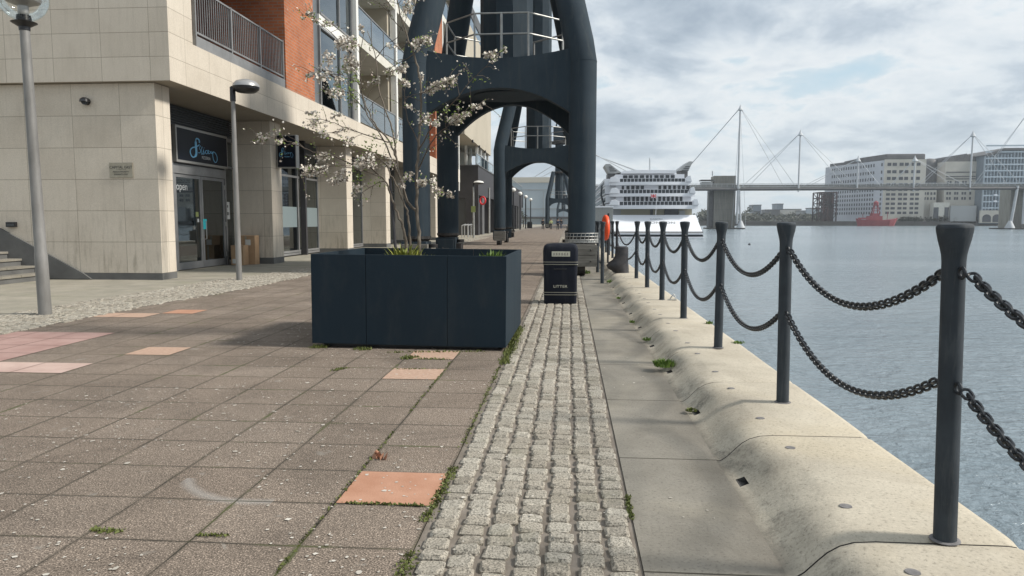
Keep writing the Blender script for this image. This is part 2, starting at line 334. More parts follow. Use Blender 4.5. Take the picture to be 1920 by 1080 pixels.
MT = dict(
    paving=m_paving(), water=m_water(),
    walk=m_concrete('walkway_concrete', (.165, .152, .128), (.25, .232, .198), (1.4, 2.80)),
    coping=m_concrete('coping_concrete', (.38, .338, .27), (.51, .462, .375), None, dark=.85, warm=(.46, .39, .27)),
    outer=m_concrete('outer_concrete', (.23, .215, .175), (.33, .30, .245), (2.4, .6), warm=(.2, .2, .13)),
    earth=noisy('ground_earth', (.16, .15, .13), (.22, .2, .17), 2, .95),
    mortar=noisy('sett_mortar', (.14, .118, .095), (.22, .19, .16), 6, .95, bumps=.4, bscale=80),
    stone=m_stone('limestone_cladding'),
    stone2=m_stone('upper_cladding', 4.6, .545, 1.17, -.4, (.50, .445, .37), (.59, .532, .45)),
    plinth=noisy('plinth_slate', (.09, .09, .088), (.13, .13, .125), 2, .7),
    brick=m_brick('orange_brick', (.44, .145, .06), (.35, .11, .048)),
    brick_dark=m_brick('red_brick', (.20, .035, .018), (.15, .028, .016), (.14, .07, .05)),
    glass=m_glass('window_glass'), glass_pale=m_glass('balcony_glass', (.55, .68, .74), .25), glass_clear=m_glass('clear_globe', (.97, .97, .95), -.02, .0),
    frost=mat('frosted_glass', (.17, .21, .22), .35),
    frame=noisy('grey_frame', (.20, .20, .20), (.27, .27, .27), 2, .45, .3), darkframe=mat('dark_frame', (.05, .055, .06), .45), midpanel=noisy('grey_blue_panel', (.10, .115, .125), (.14, .15, .16), 1, .5),
    white=noisy('white_paint', (.66, .65, .61), (.76, .75, .71), 1.5, .5), offwhite=noisy('off_white_render', (.52, .50, .44), (.62, .60, .54), 1.0, .7),
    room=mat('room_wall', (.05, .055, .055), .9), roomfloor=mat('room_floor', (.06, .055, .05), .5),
    crane=noisy('crane_paint', (.016, .028, .039), (.024, .038, .050), 1.1, .5, .0, .15, 18, spec=.4, rv=.2, bd=.004),
    crane2=noisy('crane_grease', (.012, .012, .013), (.05, .045, .04), 8, .7, .1, .3, 30),
    timber=noisy('buffer_timber', (.10, .095, .082), (.19, .18, .16), 6, .9, 0, .4, 30, stretch=(.3, 1, 3)),
    rail=noisy('galvanised_rail', (.28, .28, .27), (.40, .40, .38), 5, .45, .5),
    bollard=noisy('bollard_paint', (.018, .025, .032), (.030, .039, .048), 6, .42, 0, .2, 60, spec=.5, rv=.25, bd=.002),
    chain=noisy('chain_paint', (.010, .013, .017), (.022, .027, .033), 20, .42, .1, spec=.5),
    castiron=noisy('cast_iron', (.022, .022, .026), (.05, .046, .045), 7, .5, .2, .3, 40),
    planter=noisy('planter_paint', (.0065, .0165, .026), (.009, .021, .032), .9, .30, 0, .04, 3, spec=.28, rv=.12, bd=.004),
    binp=noisy('bin_plastic', (.003, .005, .012), (.005, .008, .017), 3, .36, spec=.28, rv=.2), gold=mat('bin_band', (.30, .29, .24), .4, .3), plate=noisy('bin_plate', (.45, .45, .36), (.62, .6, .5), 40, .5),
    post=noisy('lamp_post_paint', (.16, .155, .145), (.24, .235, .225), 5, .5, .2, .1, 30, stretch=(1, 1, .3)), black=mat('black_fitting', (.012, .012, .014), .35), lampgrey=mat('lamp_cap', (.34, .34, .34), .35, .4),
    soil=noisy('planter_soil', (.03, .022, .015), (.07, .05, .035), 14, .95, bumps=.8, bscale=20),
    bark=noisy('cherry_bark', (.075, .06, .045), (.19, .16, .125), 18, .85, 0, .4, 60, stretch=(1, 1, .4)), twig=noisy('cherry_twig', (.055, .04, .03), (.10, .08, .06), 12, .85),
    navy=mat('sign_navy', (.004, .006, .012), .4, 0, .2), signblue=mat('sign_light_blue', (.20, .52, .80), .4), signframe=mat('sign_frame', (.34, .33, .31), .35, .5),
    cardboard=noisy('cardboard', (.36, .23, .13), (.42, .28, .165), 3, .85), paper=mat('paper_label', (.6, .6, .57), .6), ink=mat('ink', (.02, .02, .02), .6),
    plaque=noisy('brass_plaque', (.30, .27, .21), (.36, .33, .26), 8, .4, .4),
    orange=mat('lifebuoy_orange', (.80, .085, .018), .45), red=mat('lifebuoy_red', (.62, .02, .03), .5),
    darkclad=noisy('dark_cladding', (.026, .025, .028), (.038, .036, .04), .8, .6), darkgrey=noisy('grey_cladding', (.075, .075, .078), (.11, .11, .11), 1, .6),
    beige=noisy('beige_render', (.36, .32, .25), (.42, .375, .30), .3, .8), shipwhite=mat('ship_white', (.72, .74, .78), .35), shipdark=mat('ship_glass', (.025, .03, .038), .15), shiprec=mat('ship_cream', (.38, .35, .26), .6), hull=mat('hull_white', (.82, .84, .88), .3), shipgrey=mat('ship_grey', (.33, .34, .34), .5),
    steel=noisy('bridge_steel', (.40, .42, .44), (.48, .50, .52), .2, .6), deck=noisy('bridge_deck', (.17, .17, .165), (.23, .23, .22), .3, .7), towerc=noisy('tower_cladding', (.22, .21, .18), (.31, .295, .255), 1.2, .7, stretch=(1, 1, .15)),
    millwhite=noisy('mill_white', (.47, .49, .53), (.56, .58, .62), .06, .8), millbeige=noisy('mill_beige', (.42, .40, .35), (.52, .49, .43), .08, .8), roofd=noisy('mansard_roof', (.09, .088, .09), (.14, .135, .135), .1, .8), win=mat('far_window', (.045, .05, .06), .3), paleblue=noisy('pale_blue_facade', (.36, .43, .48), (.46, .52, .57), .1, .5), bluegl=noisy('far_glass', (.13, .165, .20), (.19, .23, .27), .12, .4),
    shipred=noisy('lightship_red', (.22, .032, .042), (.28, .05, .058), .3, .6), bank=noisy('quay_wall', (.05, .048, .045), (.09, .085, .08), .1, .9), rust=noisy('frame_steel', (.035, .032, .035), (.09, .045, .04), .2, .8),
    hallg=noisy('hall_glass', (.36, .42, .46), (.42, .48, .52), .05, .4), hallb=mat('hall_band', (.52, .49, .42), .7),
    skin=mat('skin', (.42, .26, .18), .6), hair=mat('hair', (.03, .02, .015), .7), dark_cloth=mat('dark_cloth', (.015, .017, .024), .9), blue_cloth=mat('blue_cloth', (.025, .035, .07), .9), hivis=mat('hivis_cloth', (.42, .47, .22), .8), white_cloth=mat('white_cloth', (.6, .6, .6), .8),
    trim=mat('metal_trim', (.45, .45, .44), .35, .6), white_sticker=mat('white_sticker', (.5, .52, .52), .5), cyan=mat('cyan_sticker', (.02, .55, .62), .5), lime=mat('lime_sticker', (.26, .30, .10), .6),
    plug=noisy('grey_plug', (.13, .125, .125), (.19, .18, .18), 30, .8),
)
def m_sett():
    m = mat('granite_sett', rough=.75, spec=.35); t, b = M_(m); p = pos(t)
    rnd = t.nodes.new('ShaderNodeNewGeometry').outputs['Random Per Island']
    c = ramp(rnd, [(0, (.27, .24, .195)), (.5, (.325, .295, .245)), (1, (.38, .35, .295))], t)
    s = noi(p, 110, 2, .8, 0, t); c = mix(1, c, ramp(s, [(.38, .35), (.48, .95), (.6, 1.15), (.7, 1.7)], t), t, 'MULTIPLY')
    c = mix(ramp(noi(p, 2.2, 4, .6, 0, t), [(.56, 0), (.72, .45)], t), c, (.17, .16, .11), t)
    t.links.new(c, b.inputs['Base Color']); bump(t, b, mth('ADD', noi(p, 35, 4, .7, 0, t), mth('MULTIPLY', s, .3, tree=t), tree=t), .8, .01); return m
MT['sett'] = m_sett()
def grime(key, col, amt, sc=(2.5, 2.5, .25), lo=.52, hi=.72, chips=None):
    """rain streaks, dust and chipped paint over a finished paint"""
    t, b = M_(MT[key]); p = pos(t); ln = b.inputs['Base Color'].links[0].from_socket
    c = mix(mth('MULTIPLY', ramp(noi(scl(t, p, sc), 3, 6, .7, .2, t), [(lo, 0), (hi, 1)], t), amt, tree=t), ln, col, t)
    if chips: c = mix(mth('MULTIPLY', ramp(noi(p, chips[0], 3, .8, .3, t), [(chips[1], 0), (chips[1]+.02, 1)], t), .8, tree=t), c, chips[2], t)
    t.links.new(c, b.inputs['Base Color'])
grime('crane', (.05, .058, .06), .55, chips=(9, .74, (.07, .045, .03))); grime('bollard', (.075, .08, .082), .6, (14, 14, 1.5), chips=(38, .71, (.11, .07, .045)))
grime('planter', (.035, .042, .045), .5, (1.6, 1.6, .5), .5, .8, (30, .76, (.06, .06, .055))); grime('binp', (.03, .032, .035), .5); grime('chain', (.07, .04, .025), .7, (22, 22, 22), .58, .72)
def m_leafy(name, c1, c2, trans=.3):
    m = mat(name, c1, .6, 0, .3); t, b = M_(m)
    r = t.nodes.new('ShaderNodeNewGeometry').outputs['Random Per Island']
    t.links.new(ramp(r, [(0, c1), (1, c2)], t), b.inputs['Base Color'])
    b.inputs['Subsurface Weight'].default_value = 0
    return m
MT['grass'] = m_leafy('grass_blades', (.07, .13, .02), (.14, .21, .04)); MT['moss'] = m_leafy('moss_tufts', (.08, .095, .022), (.13, .15, .045))
MT['weed'] = m_leafy('weed_leaves', (.12, .15, .02), (.28, .29, .06)); MT['leaf'] = m_leafy('cherry_leaves', (.09, .14, .02), (.17, .23, .045)); MT['blossom'] = m_leafy('cherry_blossom', (.34, .28, .235), (.72, .68, .60))  # brownish blossom tones put the shadows among the flowers into their colour
MT['petal'] = m_leafy('petals', (.36, .33, .28), (.58, .54, .48)); MT['farleaf'] = m_leafy('far_leaves', (.030, .036, .026), (.055, .062, .045))
MT['slab_orange'] = noisy('orange_slab', (.36, .18, .11), (.43, .235, .155), 5, .85, bumps=.2, bscale=90)
MT['slab_buff'] = noisy('buff_slab', (.36, .235, .17), (.46, .32, .24), 30, .85, bumps=.2, bscale=90); MT['slab_pink'] = noisy('pink_slab', (.31, .19, .165), (.38, .25, .22), 3, .85); MT['slab_pale'] = noisy('pale_pink_slab', (.40, .28, .24), (.50, .37, .32), 3, .85)

# ================================================================ the setting: ground, quay, water
WZ = -1.8
b = MB()      # dock water reaching the horizon
b.quad((-1580, -280, WZ), (2580, -280, WZ), (2580, 5080, WZ), (-1580, 5080, WZ)); struct('dock_water', b, MT['water'])
b = MB().box(-1500, 1.70, -60, 2500, -6, -.03); struct('ground', b, MT['earth'])
b = MB().box(1.9, 2500, 486, 3000, -6, 1.1); struct('far_bank', b, MT['bank'])
b = MB(); b.quad((-7.6, -6, 0), (-.65, -6, 0), (-.65, 330, 0), (-7.6, 330, 0)); struct('promenade_paving', b, MT['paving'])
b = MB(); b.quad((-60, -6, 0), (-7.6, -6, 0), (-7.6, 330, 0), (-60, 330, 0)); struct('building_apron_paving', b, MT['outer'])
b = MB(); b.quad((-.65, -6, -.008), (.31, -6, -.008), (.31, 330, -.008), (-.65, 330, -.008)); struct('sett_strip_bed', b, MT['mortar'])
b = MB(); b.box(.312, .875, -6, 330, -.2, 0); struct('walkway', b, MT['walk'])

def sett(b, cx, cy, wx, wy, z=0, lod=0, rnd=random, ang=0):
    j = lambda s: rnd.uniform(-s, s)
    hx, hy = wx/2, wy/2; top = z + .010 + j(.004); ca, sa = math.cos(ang), math.sin(ang)
    if lod == 0:
        c = .26; pts = [(-1+c, -1), (1-c, -1), (1, -1+c), (1, 1-c), (1-c, 1), (-1+c, 1), (-1, 1-c), (-1, -1+c)]
    else: pts = [(-1, -1), (1, -1), (1, 1), (-1, 1)]
    n = len(pts); js = [(j(.11), j(.11)) for _ in pts]; tx, ty = j(.07), j(.07)
    vs = []
    for k, (s, zz_) in enumerate(((1, z-.03), (1, z+.002), (.80, top))):
        for (px, py), (ax, ay) in zip(pts, js):
            x, y = (px+ax*.8)*hx*s, (py+ay*.8)*hy*s
            vs.append((cx+x*ca-y*sa, cy+x*sa+y*ca, zz_ + (px*tx+py*ty)*.06*(k == 2) + (j(.0025) if k == 2 else 0)))
    fs = []
    for k in (0, 1):
        for i in range(n): i2 = (i+1) % n; fs.append((k*n+i, k*n+i2, (k+1)*n+i2, (k+1)*n+i))
    fs.append(tuple(2*n+i for i in range(n)))
    b.add(vs, fs)
b = MB(); rr = random.Random(3)
for c in range(7):
    y = -1.0 + rr.uniform(0, .1)
    while y < 62:
        d = rr.uniform(.088, .128); lod = 0 if y < 14 else 1
        sett(b, -.555+c*.1315+rr.uniform(-.008, .008), y+d/2, .108+rr.uniform(-.008, .007), d-.013, 0, lod, rr, rr.uniform(-.05, .05)); y += d
struct('granite_sett_strip', b, MT['sett'], smooth=False, fix=False)
def band_in(Y): return -6.95 + .32*min(1, max(0, (Y-10.3)/4.0))**1.3
def band_out(Y): return -8.42 + .1*min(1, max(0, (Y-12)/3)) + .65*min(1, max(0, (Y-16)/5))
b = MB(); ys = [-6+i*1.0 for i in range(80)] + [75, 330]
for y0, y1 in zip(ys, ys[1:]): b.quad((band_out(y0), y0, .004), (band_in(y0), y0, .004), (band_in(y1), y1, .004), (band_out(y1), y1, .004))
struct('sett_band_bed', b, MT['mortar'])
b = MB(); y = 3.0
while y < 60:
    d = rr.uniform(.09, .12); x = band_out(y) + .03
    while x < band_in(y)-.04:
        wx = rr.uniform(.085, .125); sett(b, x+wx/2, y+d/2+rr.uniform(-.02, .02), wx-.013, d-.014, .006, 1, rr, rr.uniform(-.2, .2)); x += wx
    y += d
struct('granite_sett_band', b, MT['sett'], fix=False)
# patch slabs let into the paving grid: columns run 0.5 m left from x = -0.65, rows 0.467 m from y = 3.384
def cellslab(k, j, mt, nm='replaced_paving_slab', dz=.003):
    x1 = -.65-.5*k; x0 = x1-.5; y0 = 3.384+.467*j
    b = MB().quad((x0+.006, y0+.006, dz), (x1-.006, y0+.006, dz), (x1-.006, y0+.461, dz), (x0+.006, y0+.461, dz)); struct(nm, b, MT[mt])
cellslab(0, 0, 'slab_orange')
for k, j in ((1, 6), (1, 8), (7, 8)): cellslab(k, j, 'slab_buff')
for k, j in ((11, 14), (10, 15), (12, 14)): cellslab(k, j, 'slab_orange' if k == 10 else 'slab_buff')
for k in (8, 9, 10, 11, 12): cellslab(k, 6, 'slab_pale')
for k in (8,): pass
for k, j in [(k, j) for k in (10, 11, 12) for j in (7, 8, 9, 10)]: cellslab(k, j, 'slab_pink')
for k, j in ((9, 9), (9, 10), (8, 7)): pass

# coping: one profile per 1.4 m block, each with a drain slot in its foot
b = MB(); PR = [(.86, -.04), (.868, -.003), (.900, .010), (.935, .034), (.985, .085), (1.02, .118), (1.065, .146), (1.12, .163), (1.20, .170), (1.45, .170), (1.69, .170), (1.725, .163), (1.745, .145), (1.75, .12), (1.75, -2.6)]
YS = [.005, .06, .17, .28, .40, .52, .64, .76, .88, .965, 1.075, 1.18, 1.27, 1.34, 1.395]
for k in range(-3, 60):
    y0 = 2.80+1.4*k; base = len(b.v); n = len(PR); rk = random.Random(k*3+1)
    for yi, dy in enumerate(YS):
        for x, z in PR:
            s = math.exp(-((dy-1.05)/.16)**2)*.035*math.exp(-((x-.96)/.07)**2)
            wv = .006*noise.noise(Vector((x*3, (y0+dy)*1.3, 0)))
            edge = .014 if yi in (0, len(YS)-1) else 0
            sc_ = .062*math.sin(math.pi*dy/1.4)**2*math.exp(-((x-1.09)/.125)**2)*(z > .005)
            s = s*.6 + sc_
            b.v.append((x + (s if z > .005 and z < .169 else 0), y0+dy, z - (s-sc_)*.7*(z > .005) - sc_*.06*(z > .1) - edge*(z > 0) + (wv if .005 < z < .165 else 0)))
    for yi in range(len(YS)-1):
        for xi in range(n-1):
            a = base+yi*n+xi
            if yi in (9,) and xi == 2: continue
            b.f.append((a, a+1, a+n+1, a+n)); b.mi.append(0)
    b.f.append(tuple(base+i for i in range(n))); b.mi.append(1); b.f.append(tuple(base+(len(YS)-1)*n+i for i in range(n))[::-1]); b.mi.append(1)
    # the slot: walls going back into the block
    A, B_ = Vector(b.v[base+9*n+2]), Vector(b.v[base+10*n+2]); C_, D = Vector(b.v[base+10*n+3]), Vector(b.v[base+9*n+3]); off = Vector((.11, 0, -.035))
    q = [A, B_, C_, D]; q2 = [v+off for v in q]; b.add(q+q2, [(0, 1, 5, 4), (1, 2, 6, 5), (2, 3, 7, 6), (3, 0, 4, 7), (4, 5, 6, 7)], 1)
    for dy in (.32, 1.13): b.lathe([(.026, 0), (.026, .002)], (1.21+rk.uniform(-.006, .006), y0+dy, .1695), 16, 2)
struct('quay_coping', b, [MT['coping'], MT['bank'], MT['plug']], smooth=True, fix=False)
b = MB().prism([(.86, -.02), (.862, 0), (.95, .055), (1.03, .135), (1.12, .168), (1.72, .17), (1.75, .14), (1.75, -2.6), (.86, -2.6)], 86.805, 420, 'y'); struct('quay_coping_beyond', b, MT['coping'])
b = MB().box(1.0, 1.745, -2, 86.8, -2.6, .05); struct('quay_wall', b, MT['bank'])

# ================================================================ chained fence posts along the coping
def bollard_proto():
    t = thing('chain_post', '', 'fence post')
    mk('post', MB().lathe([(.0415, 0), (.0405, .02), (.0400, .98), (.0405, 1.08), (.0425, 1.105), (.0475, 1.13), (.055, 1.16), (.0605, 1.19), (.062, 1.203)], n=28), MT['bollard'], t, smooth=True)
    mk('cap', MB().lathe([(.062, 1.2035), (.061, 1.211), (.055, 1.218), (.03, 1.222), (.004, 1.224)], n=28), MT['bollard'], t, smooth=True)
    mk('base_plate', MB().lathe([(.054, .0), (.054, .003), (.046, .006)], n=24), MT['plug'], t, smooth=True)
    for z in (1.04, .61):
        for s in (-1, 1):
            b = MB(); b.tube([(0, s*(.056+.019*math.cos(a)), z+.019*math.sin(a)) for a in [i*math.pi/5 for i in range(10)]], .007, 6, closed=True)
            mk('chain_eye', b, MT['chain'], t, smooth=True)
    return t
def link_pts(c, tdir, nrm, hl=.0275, hw=.0165):
    side = tdir.cross(nrm).normalized(); P = []
    for i in range(12):
        a = 2*math.pi*i/12; ca, sa = math.cos(a), math.sin(a)
        P.append(c + tdir*((hl-hw)*(1 if ca > 1e-6 else -1 if ca < -1e-6 else 0) + hw*ca) + side*(hw*sa))
    return P
def chain_mesh(L_, sag, name='chain', pitch=.0335, n=6, wire=.0060):
    b = MB(); k = 200
    f = lambda y: -sag*(1-((y-L_/2)/(L_/2))**2)
    P = [Vector((0, L_*i/k, f(L_*i/k))) for i in range(k+1)]
    tot = sum((P[i+1]-P[i]).length for i in range(k)); cnt = int(tot/pitch)
    acc = 0; i = 0; nxt = pitch/2; idx = 0
    for q in range(cnt):
        while i < k and acc+(P[i+1]-P[i]).length < nxt: acc += (P[i+1]-P[i]).length; i += 1
        if i >= k: break
        t = (P[i+1]-P[i]).normalized(); c = P[i]+t*(nxt-acc)
        up = Vector((1, 0, 0)).cross(t); nv = (Vector((1, 0, 0))+up*.35).normalized() if q % 2 else (up-Vector((1, 0, 0))*.35).normalized()
        b.tube(link_pts(c, t, nv), wire, n, closed=True); nxt += pitch
    return b.mesh(name, MT['chain'], True, fix=False)
CH = chain_mesh(2.13-.15, .245); CHF = chain_mesh(2.13-.15, .245, n=4, pitch=.040, wire=.0072)
FX = 1.462; Y0 = 2.809; SP = 2.13
bp = bollard_proto(); ys_ = [Y0-SP] + [Y0+SP*i for i in range(7)] + [21.9+SP*i for i in range(16)]
names = ['black flared-top chain post just outside the right edge of the picture, nearest the camera', 'large nearest black flared-top chain post in view, at the right edge',
         'second nearest black chain post on the coping, ahead of the tallest one', 'third nearest black chain post on the pale coping', 'fourth nearest black chain post, small weed at its foot', 'fifth nearest black chain post, shackle at its foot',
         'sixth nearest black chain post on the coping', 'seventh nearest black chain post, right beside the iron mooring bollard']
rl = random.Random(5)
for i, y in enumerate(ys_):
    lab = names[i] if i < 8 else 'black chain post beyond the iron mooring bollard, %s past it' % ORD[i-8]
    o = bp if i == 0 else dup(bp, (0, 0, 0))
    o['label'] = lab; o.location = (FX, y, .17); o['group'] = 'chain posts along the dock edge'
    o.rotation_euler = (R(rl.uniform(-.3, .3)), R(-1.5 if i == 1 else -.8 if i == 2 else rl.uniform(-.5, .2)), rl.uniform(-.05, .05))
wh = [('upper', 1.04), ('lower', .61)]
for i, y in enumerate(ys_[:-1]):
    if i == 7: continue
    for nm, z in wh:
        if i == 0: lab = nm + ' black chain hanging right of the nearest chain post, out of frame'
        elif i < 7: lab = '%s black chain hanging between the %s and %s nearest chain posts' % (nm, ORD[i-1], ORD[i])
        else: lab = '%s black chain of the %s span beyond the mooring bollard' % (nm, ORD[i-8])
        o = bpy.data.objects.new('post_chain', CH if i < 6 else CHF); COL.objects.link(o); o.location = (FX, y+.085, z+.17)
        if i == 1: o.location.x -= .008
        tag(o, lab, 'chain', 'chains between the dock edge posts')
for nm, z, sg in (('upper', 1.21, .30), ('lower', .78, .25)):      # long span past the mooring bollard
    me = chain_mesh(21.9-15.59-.17, sg*1.4, n=4, pitch=.045, wire=.006)
    o = bpy.data.objects.new('post_chain', me); COL.objects.link(o); o.location = (FX, 15.59+.085, z)
    tag(o, nm+' long chain passing behind the iron mooring bollard', 'chain', 'chains between the dock edge posts')
for i, (x, y) in enumerate(((.765, 16.25), (.80, 19.75))):
    o = dup(bp, (x, y, 0), ['black chain post on the walkway nearest the litter bin', 'black chain post on the walkway beside the crane buffer block'][i], keep=['post', 'cap', 'chain_eye'])
    o.rotation_euler = (0, 0, 0); o['group'] = 'chain posts standing on the walkway'; o.scale = (1, 1, 1.13)
me = chain_mesh(3.3, .35, n=4, pitch=.045, wire=.006)
o = bpy.data.objects.new('post_chain', me); COL.objects.link(o); o.location = (.78, 16.35, .72); tag(o, 'black chain sagging between the two walkway posts', 'chain')

# mooring bollard: iron boot shape leaning to the land
b = MB(); rings = []
for z, cxo, rx, ry in ((0, 0, .19, .19), (.04, -.02, .20, .19), (.10, -.07, .25, .20), (.17, -.09, .265, .20), (.24, -.07, .235, .19), (.31, -.02, .185, .17), (.40, .005, .16, .16), (.55, .01, .155, .155), (.60, .01, .150, .15), (.625, .01, .12, .12)):
    rings.append([(cxo+rx*math.cos(a), ry*math.sin(a), z) for a in [2*math.pi*j/22 for j in range(22)]])
vs = [v for g in rings for v in g]; fs = [(i*22+j, i*22+(j+1) % 22, (i+1)*22+(j+1) % 22, (i+1)*22+j) for i in range(len(rings)-1) for j in range(22)]
b.add(vs, fs+[tuple((len(rings)-1)*22+j for j in range(22)), tuple(range(22))[::-1]])
o = mk('mooring_bollard', b, MT['castiron'], smooth=True); o.location = (1.26, 17.3, .17); tag(o, 'squat black iron mooring bollard with a swollen foot on the coping', 'mooring bollard')

# shackle and weeds on the coping
b = MB(); b.tube([(0, 0, .008), (.03, .02, .05), (.06, .03, .09), (.09, .02, .05), (.08, -.02, .008)], .009, 6); b.tube([(-.04, -.03, .008), (.10, -.04, .008)], .008, 6)
o = mk('shackle', b, MT['rail'], smooth=True); o.location = (1.58, 9.2+2.1, .172); tag(o, 'small galvanised shackle lying at the foot of a chain post', 'shackle')

# lifebuoy on its post by the edge fence
t = thing('lifebuoy_post', 'thin black post holding the orange lifebuoy by the dock edge', 'post', (1.13, 21.3, 0))
mk('pole', MB().tube([(1.16, 21.3, .0), (1.16, 21.3, 1.62)], .03, 10), MT['black'], t, smooth=True); mk('bracket', MB().box(1.10, 1.16, 21.27, 21.33, 1.17, 1.23), MT['black'], t)
b = MB(); b.tube([(0, .28*math.cos(a), .30*math.sin(a)) for a in [2*math.pi*i/28 for i in range(28)]], .075, 12, closed=True)
o = mk('lifebuoy', b, MT['orange'], smooth=True); o.location = (1.08, 21.25, 1.2); o.rotation_euler = (0, 0, R(7)); tag(o, 'bright orange lifebuoy seen nearly edge-on between the dock fence posts', 'lifebuoy')

# ================================================================ planter with its cherry tree
PX0, PX1, PY0, PY1, PZ = -2.80, -.645, 7.66, 9.55, 1.03
t = thing('planter', 'big dark blue box planter of wide panels holding a blossoming tree', 'planter', ((PX0+PX1)/2, (PY0+PY1)/2, 0))
T = Matrix.Rotation(R(0), 4, 'Z')
def pb(x0, x1, y0, y1, z0, z1): return MB().box(x0, x1, y0, y1, z0, z1)
cuts = [PX0, -2.185, -1.285, PX1]
for a, c in zip(cuts, cuts[1:]): mk('front_panel', pb(a+(.0025 if a > PX0 else 0), c-(.0025 if c < PX1 else 0), PY0, PY0+.035, .045, PZ), MT['planter'], t, bevel=.003)
for a, c in zip(cuts, cuts[1:]): mk('back_panel', pb(a+.0025, c-.0025, PY1-.035, PY1, .045, PZ), MT['planter'], t, bevel=.003)
for x0 in (PX0, PX1-.035):
    for y0, y1 in ((PY0+.037, 8.6), (8.604, PY1-.037)): mk('side_panel', pb(x0, x0+.035, y0, y1, .045, PZ), MT['planter'], t, bevel=.003)
mk('plinth', pb(PX0+.1, PX1-.1, PY0+.1, PY1-.1, 0, .05), MT['black'], t)
b = MB(); nx, ny = 24, 20
for j in range(ny+1):
    for i in range(nx+1):
        x = PX0+.036+(PX1-PX0-.072)*i/nx; y = PY0+.036+(PY1-PY0-.072)*j/ny; b.v.append((x, y, .84+.05*noise.noise(Vector((x*3, y*3, 0)))))
b.f = [(j*(nx+1)+i, j*(nx+1)+i+1, (j+1)*(nx+1)+i+1, (j+1)*(nx+1)+i) for j in range(ny) for i in range(nx)]; b.mi = [0]*len(b.f)
mk('soil', b, MT['soil'], t, smooth=True)
t.rotation_euler = (0, R(.45), R(-1.2))

rt = random.Random(21)
tree = thing('cherry_tree', 'young multi-stemmed cherry tree in pale blossom growing from the dark planter', 'tree', (-1.86, 8.7, .84))
tb = MB(); tw = MB(); bl = MB(); lf = MB()
def crop(cx, cy, Y): return at(480+cx/2.25, cy/2.25, Y)
def smooth_path(P, k=4):
    out_ = []
    for i in range(len(P)-1):
        p0, p1, p2, p3 = P[max(0, i-1)], P[i], P[i+1], P[min(len(P)-1, i+2)]
        for q in range(k):
            u = q/k; out_.append(.5*((2*p1)+(-p0+p2)*u+(2*p0-5*p1+4*p2-p3)*u*u+(-p0+3*p1-3*p2+p3)*u**3))
    return out_+[P[-1]]
def limb(pts, y0, y1, r0, r1, mbuf):
    n = len(pts); P = [crop(cx, cy, y0+(y1-y0)*i/(n-1)) for i, (cx, cy) in enumerate(pts)]
    Q = smooth_path(P, 5); m = len(Q)
    Q = [q+Vector((rt.uniform(-1, 1), rt.uniform(-1, 1), rt.uniform(-1, 1)))*.008*(0 < i < m-1) for i, q in enumerate(Q)]
    mbuf.tube(Q, [.82*(r0+(r1-r0)*(i/(m-1))**.8) for i in range(m)], 8 if r0 > .012 else 5); return Q
def petalq(b, c, s, rnd):
    n = Vector((rnd.gauss(0, 1), rnd.gauss(0, 1), rnd.gauss(0, 1))).normalized(); u = n.orthogonal().normalized(); v = n.cross(u)
    a0 = rnd.uniform(0, 6.28)
    P = [c + (u*math.cos(a0+k*1.2566)+v*math.sin(a0+k*1.2566))*s*(1 if k % 2 else .9) + n*s*.25 for k in range(5)]
    b.add([c]+P, [(0, 1, 2), (0, 2, 3), (0, 3, 4), (0, 4, 5), (0, 5, 1)])
def leafq(b, c, s, rnd, droop=0):
    d = Vector((rnd.gauss(0, 1), rnd.gauss(0, 1), rnd.gauss(0, .7)-droop)).normalized(); w_ = d.orthogonal().normalized()*s*.28
    b.add([c, c+d*s*.5+w_, c+d*s, c+d*s*.5-w_], [(0, 1, 2, 3)])
def blossoms(cx, cy, w_, h_, n, Y, ang=0, leaves=.12, depth=None):
    ca, sa = math.cos(ang), math.sin(ang); m = max(2, n//9)
    cl = [(rt.uniform(-1, 1), rt.uniform(-1, 1), rt.uniform(-1, 1)) for _ in range(m)]
    cc_ = crop(cx, cy, Y)
    for q in range(max(2, m//2)):      # fine twigs that carry the flowers
        c0 = rt.choice(cl); a, b_ = c0[0]*.9, c0[1]*.8; e_ = crop(cx+(a*w_*ca-b_*h_*sa)*.5, cy+(a*w_*sa+b_*h_*ca)*.5, Y+c0[2]*.1); bl.tube([cc_, (cc_+e_)/2+Vector((0, 0, rt.uniform(-.015, .015))), e_], [.004, .003, .002], 4, 1)
    for _ in range(n):
        c0 = rt.choice(cl); a = c0[0]*.85+rt.gauss(0, .17); b_ = c0[1]*.75+rt.gauss(0, .25); e = c0[2]*.8+rt.gauss(0, .25)
        x = cx+(a*w_*ca-b_*h_*sa)*.5; y = cy+(a*w_*sa+b_*h_*ca)*.5
        p = crop(x, y, Y+e*(depth or max(h_, 30)/360*.9))
        if rt.random() < leaves: leafq(lf, p, rt.uniform(.02, .04), rt)
        else: petalq(bl, p, rt.uniform(.012, .0195), rt)
paths = {}
paths['m1'] = limb([(690, 1090), (688, 1000), (680, 900), (678, 800), (680, 700), (690, 560), (695, 430), (690, 320), (665, 230), (630, 130), (600, 20), (590, -60)], 8.70, 8.45, .030, .007, tb)
paths['m2'] = limb([(655, 1090), (648, 990), (640, 900), (625, 860), (600, 800), (570, 740), (545, 690), (480, 640)], 8.66, 8.35, .022, .006, tb)
paths['m3'] = limb([(640, 1080), (625, 970), (600, 910), (570, 830), (545, 760), (500, 735), (430, 715), (370, 705)], 8.62, 8.2, .024, .006, tb)
paths['m4'] = limb([(676, 890), (640, 850), (610, 760), (592, 670), (585, 600), (560, 500), (520, 380), (505, 250), (470, 130)], 8.7, 9.15, .024, .005, tb)
